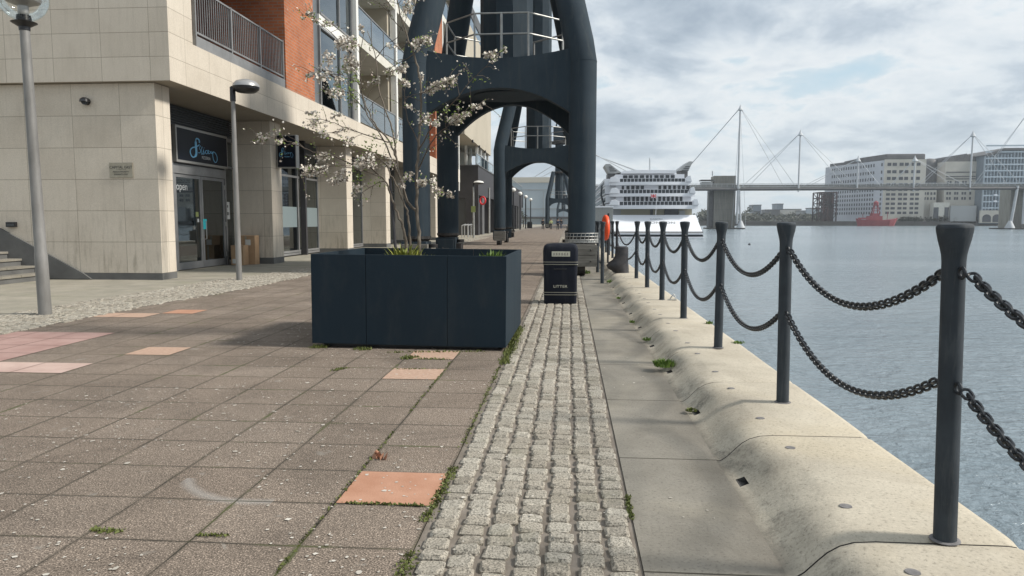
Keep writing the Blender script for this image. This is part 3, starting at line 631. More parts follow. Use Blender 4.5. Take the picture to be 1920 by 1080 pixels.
paths['m5'] = limb([(590, 660), (560, 590), (500, 520), (450, 410), (425, 320), (395, 230), (370, 140)], 8.85, 9.0, .016, .004, tb)
paths['m6'] = limb([(640, 850), (600, 740), (540, 600), (470, 480), (445, 380), (440, 250), (455, 130)], 8.72, 8.5, .014, .004, tb)
paths['r1'] = limb([(684, 640), (740, 540), (800, 470), (870, 385), (950, 300), (1050, 205)], 8.6, 8.1, .012, .003, tw)
paths['r2'] = limb([(682, 720), (740, 600), (800, 540), (870, 490), (965, 425)], 8.65, 8.3, .011, .003, tw)
paths['r3'] = limb([(690, 400), (730, 380), (790, 350), (848, 335)], 8.5, 8.3, .009, .003, tw)
paths['r4'] = limb([(678, 800), (720, 770), (770, 790), (815, 828)], 8.65, 8.5, .009, .003, tw)
paths['r5'] = limb([(683, 600), (640, 500), (625, 400), (640, 330)], 8.6, 8.8, .009, .003, tw)
paths['r6'] = limb([(640, 185), (680, 180), (735, 190)], 8.45, 8.35, .007, .003, tw)
paths['r7'] = limb([(664, 230), (600, 270), (540, 300)], 8.45, 8.3, .008, .003, tw)
paths['l1'] = limb([(545, 760), (470, 700), (400, 690), (330, 660), (240, 640), (150, 600), (70, 580), (-8, 565)], 8.5, 7.9, .013, .003, tw)
paths['l2'] = limb([(400, 700), (330, 700), (260, 715), (185, 735)], 8.3, 8.0, .008, .003, tw)
paths['l3'] = limb([(560, 600), (470, 570), (380, 540), (300, 510), (210, 500)], 8.8, 8.6, .010, .003, tw)
paths['l4'] = limb([(430, 350), (370, 320), (290, 310), (215, 305)], 8.9, 8.8, .008, .003, tw)
paths['l5'] = limb([(400, 230), (330, 150), (260, 90), (190, 60)], 9.0, 8.9, .008, .003, tw)
paths['l6'] = limb([(470, 480), (400, 400), (330, 380), (290, 400)], 8.7, 8.5, .008, .003, tw)
paths['l7'] = limb([(545, 760), (480, 790), (440, 820)], 8.5, 8.4, .008, .003, tw)
paths['l8'] = limb([(505, 250), (540, 200), (600, 150), (640, 60), (660, 20)], 9.1, 9.2, .008, .003, tw)
paths['l9'] = limb([(620, 130), (560, 60), (540, 10)], 8.5, 8.4, .007, .003, tw)
for k, P in list(paths.items()):      # side twigs with sparse flowers and small leaves
    for i in range(max(3, len(P)//7), len(P)-1, 1 if k[0] in 'rl' else 2):
        if k[0] == 'm' and P[i].z < 1.9: continue
        if rt.random() < .38: continue
        d = (P[min(len(P)-1, i+1)]-P[i-1]).normalized(); s = Vector((rt.gauss(0, 1), rt.gauss(0, 1), rt.gauss(.25, .8))); s = (s-d*s.dot(d)*.5).normalized()
        ln = rt.uniform(.08, .30); e = P[i]+(s+d*.5).normalized()*ln; mid = (P[i]+e)/2+Vector((0, 0, .02))
        tw.tube([P[i], mid, e], [.0035, .0028, .0018], 4)
        for q in range(rt.randint(1, 5)): petalq(bl, e+Vector((rt.gauss(0, .02), rt.gauss(0, .02), rt.gauss(0, .02))), rt.uniform(.009, .015), rt)
        for q in range(rt.randint(1, 4)): leafq(lf, P[i].lerp(e, rt.uniform(.3, 1))+Vector((rt.gauss(0, .012), rt.gauss(0, .012), rt.gauss(0, .012))), rt.uniform(.018, .034), rt)
BL = [(30, 585, 70, 40, 60), (100, 600, 40, 26, 28), (160, 605, 20, 14, 8), (250, 720, 120, 44, 115), (280, 660, 70, 40, 55), (345, 765, 90, 40, 65), (370, 725, 80, 30, 30), (460, 680, 90, 70, 110), (425, 800, 60, 50, 34), (640, 745, 44, 40, 50), (700, 772, 40, 34, 60), (620, 780, 40, 40, 24),
      (745, 778, 30, 50, 30), (775, 810, 36, 30, 30), (815, 826, 26, 28, 32), (700, 180, 90, 44, 120), (740, 380, 60, 40, 70), (800, 352, 110, 46, 130), (845, 500, 66, 44, 110), (720, 510, 50, 50, 46), (760, 520, 40, 30, 26), (985, 245, 60, 44, 46), (1008, 218, 24, 22, 14), (1045, 210, 20, 24, 12), (925, 455, 50, 34, 28), (960, 430, 18, 18, 9), (890, 475, 30, 30, 16),
      (610, 282, 56, 46, 55), (560, 305, 50, 30, 22), (380, 185, 90, 60, 120), (400, 270, 80, 70, 110), (330, 395, 80, 50, 55), (235, 312, 50, 26, 30), (285, 328, 60, 36, 44), (305, 100, 50, 30, 26), (215, 65, 60, 28, 22, ), (250, 85, 40, 24, 18), (640, 350, 50, 36, 34), (700, 330, 24, 50, 18), (495, 345, 60, 30, 34), (640, 30, 44, 70, 60), (575, 200, 60, 40, 12),
      (250, 520, 120, 46, 50), (320, 560, 120, 46, 44), (390, 600, 80, 40, 30), (230, 480, 60, 30, 18), (330, 490, 80, 30, 20), (300, 250, 60, 90, 40), (360, 340, 60, 40, 34), (440, 130, 40, 40, 14), (640, 440, 30, 60, 14), (560, 690, 80, 60, 26), (700, 500, 40, 60, 30)]
for c in BL: blossoms(*c[:2], c[2], c[3], int(c[4]*2.5), rt.uniform(8.2, 8.9), rt.uniform(-.35, .1), .15)
for cx_, cy_, w_, h_, n in ((405, 400, 34, 90, 70), (375, 300, 50, 40, 26), (480, 625, 60, 40, 40), (430, 740, 60, 50, 34), (410, 330, 50, 50, 30), (520, 770, 60, 40, 26), (930, 330, 60, 40, 14), (800, 470, 90, 60, 30), (240, 60, 60, 30, 30), (345, 370, 40, 40, 20), (575, 600, 50, 30, 18)):
    for _ in range(n): leafq(lf, crop(cx_+rt.gauss(0, w_/3), cy_+rt.gauss(0, h_/3), 8.6+rt.gauss(0, .08)), rt.uniform(.025, .045), rt)
mk('trunk', tb, MT['bark'], tree, smooth=True, fix=False); mk('branch', tw, MT['twig'], tree, smooth=True, fix=False); mk('blossom', bl, [MT['blossom'], MT['twig']], tree, fix=False); mk('foliage', lf, MT['leaf'], tree, fix=False)
# weeds and a stake in the planter
def tuft(name, label, cat, x, y, z, r, h, n, mt, seed, spread=.6, wd=.006, group=None):
    q = random.Random(seed); b = MB()
    for _ in range(n):
        a = q.uniform(0, 6.28); d = r*math.sqrt(q.random()); bx, by = d*math.cos(a), d*math.sin(a); hh = h*q.uniform(.45, 1)*(1-.4*d/r)
        lx, ly = bx+math.cos(a)*hh*spread*q.random()+q.gauss(0, .2)*hh, by+math.sin(a)*hh*spread*q.random()+q.gauss(0, .2)*hh
        px_, py_ = -math.sin(a)*wd*q.uniform(.6, 1.2), math.cos(a)*wd*q.uniform(.6, 1.2)
        b.add([(bx-px_, by-py_, 0), (bx+px_, by+py_, 0), ((bx+lx)/2+px_, (by+ly)/2+py_, hh*.65), ((bx+lx)/2-px_, (by+ly)/2-py_, hh*.65), (lx, ly, hh)], [(0, 1, 2, 3), (3, 2, 4)])
    o = mk(name, b, mt, fix=False); o.location = (x, y, z); return tag(o, label, cat, group)
tuft('weed_clump', 'yellow-green leafy weeds around the foot of the cherry stems', 'weeds', -1.93, 8.45, .86, .17, .34, 170, MT['weed'], 1, wd=.014)
tuft('weed_clump', 'low yellow-green weeds right of the cherry stems in the planter', 'weeds', -1.70, 8.42, .86, .14, .2, 90, MT['weed'], 2, wd=.014)
tuft('weed_clump', 'small bright green weed at the right end of the planter', 'weeds', -.93, 8.75, .86, .15, .24, 140, MT['grass'], 3, wd=.012)
o = mk('planter_stake', MB().tube([(-2.05, 8.5, .84), (-2.12, 8.5, 1.9)], .018, 8), MT['darkclad'], smooth=True); tag(o, 'thin dark stake standing in the planter left of the stems', 'stake')
# grass and moss growing in the joints of the quay
GR = [(1245, 686, .05, 'bright green grass tuft in a drain slot, the largest on the coping', .10, .09, 240), (1296, 770, .02, 'small moss tuft in the drain slot below the big grass tuft', .045, .03, 70), (1213, 638, .03, 'small grass tuft in the drain slot above the big grass tuft', .05, .05, 60), (1145, 530, .02, 'grass tuft at the coping foot beside the walkway chain post', .10, .10, 90),
      (1098, 513, .0, 'grass tuft under the wheel of the nearest crane', .14, .16, 120), (1185, 605, .02, 'thin weed in the fourth drain slot along the coping', .04, .05, 40), (1330, 607, .17, 'little green weed on the coping edge by the fourth chain post', .05, .05, 50), (1385, 643, .17, 'flat green weed beside a coping joint near the third chain post', .07, .025, 70), (1160, 560, .02, 'small weed at the coping foot opposite the litter bin', .05, .05, 40)]
for i, (x, y, z, lab, r_, h_, n) in enumerate(GR):
    p = onz(x, y, z); tuft('grass_tuft', lab, 'grass tuft', p.x, p.y, z, r_, h_, n, MT['grass'] if i != 1 else MT['moss'], 40+i)
mo = MB(); rm = random.Random(9)
def mossline(x0, y0, x1, y1, n, wdt=.012, h=.012):
    for _ in range(n):
        t_ = rm.random(); c = Vector((x0+(x1-x0)*t_+rm.gauss(0, wdt), y0+(y1-y0)*t_+rm.gauss(0, wdt), .003))
        s = rm.uniform(.005, .013); a = rm.uniform(0, 6.28); dx, dy = s*math.cos(a), s*math.sin(a)
        mo.add([c-Vector((dx, dy, 0)), c+Vector((dx, dy, 0)), c+Vector((rm.gauss(0, .006), rm.gauss(0, .006), rm.uniform(.3, 1.2)*h))], [(0, 1, 2)])
mossline(-.655, 3.2, -.64, 3.95, 420, .014); mossline(-.65, 2.6, -.65, 2.9, 160, .018); mossline(-.65, 4.3, -.65, 6.8, 260, .012); mossline(-1.15, 2.3, -1.15, 4.6, 190, .005); mossline(-1.10, 3.39, -.70, 3.385, 150, .006); mossline(-1.65, 2.98, -1.5, 2.985, 60, .006)
mossline(-2.15, 3.0, -2.0, 2.985, 90, .012); mossline(-.62, 6.9, -.62, 9.4, 900, .03, .04); mossline(-1.9, 7.45, -.9, 7.6, 160, .02, .02); mossline(-2.8, 7.68, -2.7, 7.7, 120, .03, .04); mossline(-2.3, 7.6, -2.15, 7.6, 90, .03, .03); mossline(-1.65, 7.1, -1.6, 7.2, 150, .03, .03); mossline(-1.5, 7.12, -1.2, 7.12, 70, .02, .02); mossline(-2.2, 6.5, -2.1, 6.6, 60, .02, .02); mossline(.305, 3.3, .31, 3.6, 120, .008)
mossline(1.15, 2.8, 1.45, 2.8, 90, .005, .006); mossline(-1.15, 5, -1.15, 7, 120, .006); mossline(-1.65, 6.6, -1.2, 6.64, 50, .005)
o = mk('joint_moss', mo, MT['moss'], fix=False); o['kind'] = 'stuff'; tag(o, 'green moss and tiny weeds along the paving joints', 'moss')
pe = MB(); rp = random.Random(31)
for _ in range(2900):
    Y_ = 2.0+7.5*rp.random()**1.6; X_ = rp.uniform(-4.2, -.66) if rp.random() < .93 else rp.uniform(-.6, 1.6)
    if noise.noise(Vector((X_*.9, Y_*.7, 3))) < -.12: continue
    z_ = .0045 if X_ < -.6 else .014 if X_ < .3 else .003 if X_ < .85 else None
    if z_ is None: continue
    s = rp.uniform(.003, .011)*(1.8 if rp.random() < .12 else 1); a0 = rp.uniform(0, 6.28); k = rp.randint(4, 6)
    pe.add([(X_+s*rp.uniform(.5, 1.2)*math.cos(a0+6.28*i/k), Y_+s*rp.uniform(.5, 1.2)*math.sin(a0+6.28*i/k), z_+rp.uniform(0, .001)) for i in range(k)], [tuple(range(k))])
o = mk('fallen_petals', pe, MT['petal'], fix=False); o['kind'] = 'stuff'; tag(o, 'pale fallen petals scattered over the brown slabs', 'petals')
b = MB(); q = random.Random(4)
for i in range(7):
    a = i*.9; c = Vector((.012*i-.04, .01*math.sin(i*2), .006)); d = Vector((math.cos(a), math.sin(a), .2))*.035; w_ = Vector((-d.y, d.x, .1))*.35
    b.add([c-d*.3, c+d*.4+w_, c+d+Vector((0, 0, .01)), c+d*.4-w_], [(0, 1, 2, 3)])
p = onz(712, 860); o = mk('dry_leaf', b, MT['slab_orange'], fix=False); o.location = (p.x, p.y, .003); tag(o, 'curled orange dry leaf lying behind the bright orange slab', 'leaf')

# ================================================================ litter bin
t = thing('litter_bin', 'dark navy litter bin with rounded lid and two pale bands on the setts', 'litter bin', (-.13, 12.33, 0))
def rrect(w_, d_, r_, z, n=5):
    P = []
    for sx_, sy_, a0 in ((1, 1, 0), (-1, 1, 90), (-1, -1, 180), (1, -1, 270)):
        for i in range(n+1):
            a = R(a0+90*i/n); P.append((sx_*(w_/2-r_)+r_*math.cos(a), sy_*(d_/2-r_)+r_*math.sin(a), z))
    return P
def loft(levels, n=5):
    b = MB(); m = 4*(n+1); vs = []
    for l in levels: vs += rrect(*l, n)
    fs = [(i*m+j, i*m+(j+1) % m, (i+1)*m+(j+1) % m, (i+1)*m+j) for i in range(len(levels)-1) for j in range(m)]
    b.add(vs, fs+[tuple(range(m))[::-1], tuple((len(levels)-1)*m+j for j in range(m))]); return b
def shift(b, d): b.v = [(x+d[0], y+d[1], z+d[2]) for x, y, z in b.v]; return b
c = (-.13, 12.33, 0)
mk('body', shift(loft([(.545, .49, .05, 0), (.55, .5, .05, .02), (.555, .505, .055, .15), (.565, .515, .055, .66)]), c), MT['binp'], t, smooth=True)
mk('lid', shift(loft([(.565, .515, .055, .661), (.585, .53, .06, .665), (.585, .53, .06, .90), (.575, .52, .06, .945), (.55, .50, .06, .98), (.49, .45, .06, 1.005), (.30, .30, .05, 1.02)]), c), MT['binp'], t, smooth=True)
for z in (.16, .20, .672, .712): mk('band', shift(loft([(.57+(.018 if z > .5 else -.006), .52+(.016 if z > .5 else -.006), .056, z-.005), (.57+(.018 if z > .5 else -.006), .52+(.016 if z > .5 else -.006), .056, z+.005)]), c), MT['gold'], t, smooth=True)
mk('name_plate', MB().box(-.275, .03, 12.055, 12.064, .805, .89), MT['plate'], t)
for i in range(6): mk('plate_letter', MB().box(-.25+i*.045, -.225+i*.045, 12.051, 12.0565, .825, .87), MT['gold'], t)
text('lettering', 'LITTER', .062, (-.13, 12.072, .30), (R(90), 0, 0), MT['plate'], t, sx=1.25)
mk('aperture', MB().box(-.24, -.02, 12.0635, 12.078, .585, .605), MT['black'], t)
o = t

# ================================================================ dockside cranes
GX, GY = 2.16, 2.45
def crane_proto():
    t = thing('dock_crane', '', 'crane')
    cm = MT['crane']
    for sx_ in (-1, 1):
        for sy_ in (-1, 1):
            x, y = sx_*GX, sy_*GY
            lg = mk('leg', MB().tube([(x, y, 1.0), (x, y, 3.2), (x, y, 5.42), (x*.955, y*.955, 5.9), (x*.50, y*.50, 10.5)], [.35, .35, .35, .375, .36], 32), cm, t, smooth=True)
            mk('leg_seam', MB().lathe([(.352, 5.40), (.356, 5.415), (.352, 5.43)], (x, y, 0), 32, cap=False), cm, lg, smooth=True)
            bg = mk('bogie', MB().lathe([(.37, 1.0), (.37, .93), (.30, .86)], (x, y, 0), 24), MT['crane2'], t)
            if (sx_, sy_) == (1, -1):
                b = MB().lathe([(.42, .84), (.42, .93)], (x, y, 0), 24)
                for k in range(26):
                    a = 2*math.pi*k/26; b.tube([(x+.425*math.cos(a), y+.425*math.sin(a), .83), (x+.425*math.cos(a+.1), y+.425*math.sin(a+.1), 1.08)], .008, 4)
                for z in (.92, 1.0, 1.08): b.tube([(x+.425*math.cos(a), y+.425*math.sin(a), z) for a in [2*math.pi*k/24 for k in range(24)]], .011, 5, closed=True)
                mk('skirt_rail', b, MT['rail'], t)
            if sy_ == -1:
                b = MB().box(x-.28, x+.38, y-.62, y-.42, .53, .80).box(x-.28, x+.38, y-.62, y-.42, .25, .52)
                for z in (.665, .385):
                    b.tube([(x+.22, y-.64, z), (x+.22, y-.60, z)], .03, 8, 1)
                mk('buffer_block', b, [MT['timber'], MT['black']], t, bevel=.008)
            if sx_ < 0:
                mk('bogie_box', MB().box(x-.36, x+.30, y-.34, y+.34, .30, .86).box(x-.30, x+.24, y-.38, y-.341, .36, .80), cm, t, bevel=.02)
            else:
                mk('bogie_box', MB().box(x-.30, x+.34, y-.40, y+.40, .30, .84), MT['crane2'], t, bevel=.02)
            mk('gear_case', MB().box(x+.305 if sx_ < 0 else x-.50, x+.47 if sx_ < 0 else x-.305, y-.25, y+.2, .34, .66).lathe([(.12, -.05), (.12, .05)], (x+sx_*-.42, y, .74), 12), MT['crane2'], t, bevel=.01)
            for k in (-1, 1):
                b = MB(); b.tube([(x-.09, y+k*.27, .27), (x+.09, y+k*.27, .27)], .265, 24); b.tube([(x-.13, y+k*.27, .27), (x-.09, y+k*.27, .27)], .30, 24); mk('wheel', b, MT['crane2'], bg, smooth=True)
    def arch(hw, crown, z0=4.13, top=5.52, topL=5.74, n=18):
        """half width between leg axes; flat crown between two haunches"""
        lo = []
        for i in range(n+1):
            u = -1+2*i/n; a = abs(u)
            lo.append((u*hw, z0+(crown-z0)*(1-a*a)))
        hi = [(hw*(1-2*i/n), top+(topL-top)*abs(1-2*i/n)**2) for i in range(n+1)]
        return lo+hi
    mk('front_arch', MB().prism(arch(GX-.30, 4.78), -GY-.16, -GY+.16, 'y'), cm, t, smooth=True)
    mk('back_arch', MB().prism(arch(GX-.30, 5.13), GY-.16, GY+.16, 'y'), cm, t, smooth=True)
    for s in (-1, 1): mk('side_arch', MB().prism(arch(GY-.30, 5.1), s*GX-.14, s*GX+.14, 'x'), cm, t, smooth=True)
    b = MB().box(-GX+.16, GX-.16, -GY+.165, GY-.165, 5.22, 5.34); b.lathe([(.95, 4.98), (.95, 5.21)], n=32); mk('platform', b, cm, t)
    b = MB().lathe([(.76, 5.345), (.76, 15.8)], n=10); mk('column', b, cm, t, bevel=.02)
    mk('column_door', MB().box(-.22, .26, -.795, -.70, 5.5, 7.35), cm, t, bevel=.01)
    b = MB()
    P8 = [(1.62, -.75), (.72, -1.62), (-.72, -1.62), (-1.62, -.75), (-1.62, .75), (-.72, 1.62), (.72, 1.62), (1.62, .75)]
    for z in (6.36, 6.90): b.tube([(x, y, z) for x, y in P8], .024, 8, closed=True)
    for i, (x, y) in enumerate(P8): b.tube([(x, y, 5.34), (x, y, 6.9)], .026, 8)
    b.tube([(0, -1.62, 5.34), (0, -1.62, 6.9)], .034, 8)
    mk('guard_rail', b, MT['rail'], t, smooth=True)
    b = MB().lathe([(1.3, 10.3), (1.35, 10.35), (1.35, 10.6), (1.25, 10.65)], n=32).lathe([(1.6, 15.8), (1.7, 15.9), (1.7, 16.2), (1.4, 16.3)], n=32); mk('slewing_ring', b, MT['crane2'], t, smooth=True)
    b = MB().prism([(-1.6, 16.32), (1.9, 16.32), (1.9, 18.2), (1.0, 18.9), (-1.6, 18.9)], -1.1, 1.1, 'x'); hs = mk('machine_house', b, cm, t, bevel=.03)
    b = MB()
    for s in (-.7, .7):
        b.tube([(s, 1.2, 18.6), (s*.3, .2, 20.8)], .09, 8); b.tube([(s, -1.2, 18.8), (s*.3, .2, 20.8)], .09, 8)
    mk('a_frame', b, cm, t, smooth=True)
    return t
cr = crane_proto()
CY1 = 21.27
crn = [(-1.82, CY1, 'nearest dark blue-grey dock crane, its tall arched portal over the promenade'), (-1.84, 44.4, 'second dark dock crane, seen through the arch of the nearest one'),
       (-1.84, 138, 'third dark dock crane far along the promenade'), (-1.84, 262, 'fourth and farthest dock crane, tiny inside the arch of the third')]
for i, (x, y, lab) in enumerate(crn):
    o = cr if i == 0 else dup(cr, (0, 0, 0))
    o.location = (x, y, 0); o['label'] = lab; o['group'] = 'dock cranes along the quay'

# ================================================================ apartment building with shop at ground level
bd = thing('apartment_building', 'pale stone and orange brick apartment building with a shop below and balconies above', 'building', (-12, 38, 0))
XF, XG, XP = -9.12, -10.9, -9.6
Lb = lambda *a, **k: MB().box(*a, **k)
mk('corner_wall', Lb(-24, XP, 16.35, 16.98, .16, 4.59), MT['stone'], bd)
mk('plinth', Lb(-24, XP+.006, 16.342, 16.988, 0, .158), MT['plinth'], bd)
mk('upper_wall', Lb(-24, XF, 16.20, 17.28, 4.60, 24), MT['stone2'], bd)
mk('fascia_beam', MB().box(-11.6, XF-.003, 17.282, 60.6, 4.605, 5.66), MT['stone2'], bd)
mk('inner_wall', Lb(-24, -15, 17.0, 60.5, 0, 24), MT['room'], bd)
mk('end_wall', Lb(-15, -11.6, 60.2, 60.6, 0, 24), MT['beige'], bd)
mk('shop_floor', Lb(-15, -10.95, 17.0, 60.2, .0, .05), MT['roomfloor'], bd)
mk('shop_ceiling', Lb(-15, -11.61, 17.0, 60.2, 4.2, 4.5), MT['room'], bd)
PY = [22.85, 30.8, 37.55, 44.7, 51.8, 58.9]
for y in PY:
    p_ = mk('pillar', Lb(-11.2, XP, y, y+.85, .20, 4.603), MT['stone'], bd); mk('pillar_base', Lb(-11.21, XP+.008, y-.008, y+.858, 0, .2), MT['plinth'], p_)
# ground floor glazing between pillars
segs = [(16.99, 22.84)]+[(a+.86, b_-.01) for a, b_ in zip(PY, PY[1:])]
for i, (a, c) in enumerate(segs):
    if i == 0: continue
    n = 3; fr = MB(); w_ = (c-a)/n
    for k in range(n+1): fr.box(XG-.05, XG+.05, a+w_*k-(.045 if k else -.001)-(.03 if k == n else 0), a+w_*k+(.045 if k < n else -.001), .05, 4.6)
    for z in (.05, .15, 3.1, 4.1):
        for k in range(n): fr.box(XG-.04, XG+.04, a+w_*k+.046, a+w_*(k+1)-.046-(.03 if k == n-1 else 0), z, z+.08)
    f = mk('shopfront_frame', fr, MT['frame'], bd)
    for k in range(n):
        mk('pane', Lb(XG-.006, XG+.006, a+w_*k+.047, a+w_*(k+1)-.08, .235, 3.098), MT['glass'], f); mk('pane', Lb(XG-.006, XG+.006, a+w_*k+.047, a+w_*(k+1)-.08, 3.182, 4.098), MT['glass'], f)
        if i == 1 and k > 0: mk('frosted_band', Lb(XG+.0075, XG+.009, a+w_*k+.05, a+w_*(k+1)-.09, 1.15, 1.95), MT['frost'], f)
    mk('louvre', Lb(XG-.03, XG+.03, a+.05, c-.05, 4.185, 4.6), MT['darkframe'], f)
mk('fin', Lb(XG+.06, XG+.28, 28.6, 28.75, .02, 4.6), MT['darkclad'], bd)
# pizza shop front: louvre, header, double door, side light
a, c = segs[0]
sf = mk('shopfront_frame', MB().box(XG-.06, XG+.06, a+.01, a+2.3, 2.72, 2.98).box(XG-.06, XG+.06, 19.29, 22.2, 2.72, 2.98).box(XG-.05, XG+.05, a+.01, 19.2, 0, .12).box(XG-.06, XG+.06, 22.2, 22.28, 0, 3.9).box(XG-.05, XG+.05, 22.28, 22.83, .02, .14).box(XG-.05, XG+.05, 22.28, 22.83, 3.06, 3.13).box(XG-.05, XG+.05, 19.2, 19.289, 0, 3.9).box(XG-.04, XG+.04, a+.01, c-.01, 3.9, 4.02), MT['frame'], bd)
mk('pane', Lb(XG-.006, XG+.006, 17.0, 19.19, .12, 2.72), MT['glass'], sf); mk('pane', Lb(XG-.006, XG+.006, 22.285, 22.83, .145, 3.055), MT['glass'], sf); mk('pane', Lb(XG-.006, XG+.006, 22.285, 22.83, 3.135, 3.895), MT['glass'], sf)
mk('header_panel', Lb(XG-.03, XG+.02, 17.0, 22.2, 2.985, 3.895), MT['darkframe'], sf)
b = MB()
for k in range(8): b.box(XG-.02, XG+.055, 17.0, 22.82, 4.04+k*.07, 4.04+k*.07+.03)
mk('louvre', b.box(XG-.05, XG-.025, 17.0, 22.82, 4.03, 4.6), MT['darkframe'], sf)
for y0, y1, hy in ((19.30, 20.74, 20.62), (20.76, 22.19, 20.88)):
    b = MB().box(XG-.03, XG+.03, y0, y0+.09, .02, 2.71).box(XG-.03, XG+.03, y1-.09, y1, .02, 2.71).box(XG-.03, XG+.03, y0+.09, y1-.09, .02, .22).box(XG-.03, XG+.03, y0+.09, y1-.09, 2.62, 2.71)
    d = mk('door', b, MT['frame'], bd)
    mk('door_pane', Lb(XG-.006, XG+.006, y0+.091, y1-.091, .22, 2.62), MT['glass'], d)
    mk('handle', MB().tube([(XG+.035, hy, .85), (XG+.08, hy, .87), (XG+.08, hy, 1.38), (XG+.035, hy, 1.40)], .014, 8), MT['trim'], d, smooth=True)
    for z in (.35, 1.3, 2.45):
        if y0 > 20: mk('hinge', Lb(XG+.031, XG+.06, y1-.03, y1+.02, z-.07, z+.07), MT['trim'], d)
    if y0 < 20:
        text('lettering', 'open', .30, (XG+.009, 19.72, 2.36), (R(90), 0, R(90)), MT['white_sticker'], d, .001)
        mk('sticker', Lb(XG+.007, XG+.009, 20.42, 20.58, 1.52, 1.66), MT['lime'], d); mk('sticker', Lb(XG+.007, XG+.009, 20.5, 20.6, 1.36, 1.46), MT['white_sticker'], d)
    else: mk('sticker', Lb(XG+.032, XG+.034, 20.79, 21.0, 1.15, 1.45), MT['cyan'], d)
b = Lb(XG+.007, XG+.009, 22.36, 22.56, 1.45, 2.0).box(XG+.0091, XG+.010, 22.40, 22.46, 1.82, 1.9, m=1).box(XG+.0091, XG+.010, 22.38, 22.43, 1.58, 1.68, m=1).box(XG+.0091, XG+.010, 22.46, 22.51, 1.58, 1.68, m=1)
mk('door_notice', b, [MT['white_sticker'], MT['ink']], sf)
# things dimly seen inside
b = MB().box(-12.9, -12.3, 18.5, 22.0, .051, 1.05); tag(mk('shop_counter', b, MT['navy']), 'low dark counter seen dimly behind the shop door glass', 'counter')
# --- upper storeys
def slab(y0, y1, z, xo=XF-.02): mk('balcony_slab', Lb(-11.2, xo, y0, y1, z, z+.42), MT['offwhite'], bd)
mk('recess_wall', Lb(-11.95, -11.65, 17.285, 23.13, 5.67, 24), MT['brick_dark'], bd)
mk('recess_wall', Lb(-11.65, -9.3, 17.285, 17.5, 5.67, 24), MT['stone2'], bd)
mk('balcony_edge', Lb(-11.6, XF-.03, 17.52, 23.12, 5.67, 5.93), MT['frame'], bd)
b = MB()
yb = 17.56
for zb in (6.0, 7.10): b.box(XF-.10, XF-.05, 17.52, 23.10, zb, zb+.045)
for k in range(48):
    y = 17.60+k*.1155; b.box(XF-.085, XF-.065, y, y+.022, 6.046, 7.098)
for y in (17.53, 19.45, 21.3, 23.04): b.box(XF-.12, XF-.04, y, y+.055, 5.931, 7.16)
mk('railing', b, MT['frame'], bd)
for z in (9.0, 12.4, 15.8, 19.2): slab(17.52, 23.12, z); mk('railing', Lb(XF-.08, XF-.05, 17.6, 23.0, z+.43, z+1.5), MT['glass_pale'], bd)
mk('globe_lamp', MB().lathe([(.01, 0), (.13, .05), (.16, .14), (.13, .24), (.02, .28)], (-11.5, 21.2, 8.1), 14), MT['offwhite'], bd, smooth=True)
mk('brick_pier', Lb(-11.9, XF-.01, 23.15, 25.8, 5.665, 24), MT['brick'], bd)
def window_bay(y0, y1):
    mk('bay_panel', Lb(-11.4, XF-.25, y0, y0+1.1, 5.665, 24), MT['midpanel'], bd)
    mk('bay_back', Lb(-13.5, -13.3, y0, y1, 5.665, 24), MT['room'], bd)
    for k in range(5):
        z = 5.67+3.4*k; fr = MB(); yy = [y0+1.1, y0+1.22, y0+3.5, y1-.06]
        fr.box(XF-.30, XF-.16, y0+1.1, y0+1.2, z, z+2.98).box(XF-.30, XF-.16, y0+3.5, y0+3.58, z+.08, z+2.9).box(XF-.30, XF-.16, y1-.1, y1, z, z+2.98)
        fr.box(XF-.30, XF-.14, y0+1.2, y1-.1, z, z+.08).box(XF-.30, XF-.16, y0+1.2, y0+3.5, z+1.42, z+1.49).box(XF-.30, XF-.14, y0+1.2, y1-.1, z+2.9, z+2.98)
        f = mk('window', fr, MT['frame'], bd)
        mk('pane', Lb(XF-.235, XF-.225, y0+1.2, y0+3.5, z+.08, z+2.9), MT['glass'], f); mk('pane', Lb(XF-.235, XF-.225, y0+3.58, y1-.1, z+.08, z+2.9), MT['glass'], f)
        mk('spandrel', Lb(-11.4, XF-.17, y0+1.1, y1, z+2.98, z+3.395), MT['white'], f)
        if k < 3: mk('curtain', MB().prism([(-9.9, y0+1.9), (-9.84, y0+2.1), (-9.9, y0+2.3), (-9.84, y0+2.5), (-9.9, y0+2.7), (-9.95, y0+2.7), (-9.95, y0+1.9)], z+.1, z+2.85, 'z'), MT['frost'], f)
window_bay(25.82, 31.1)
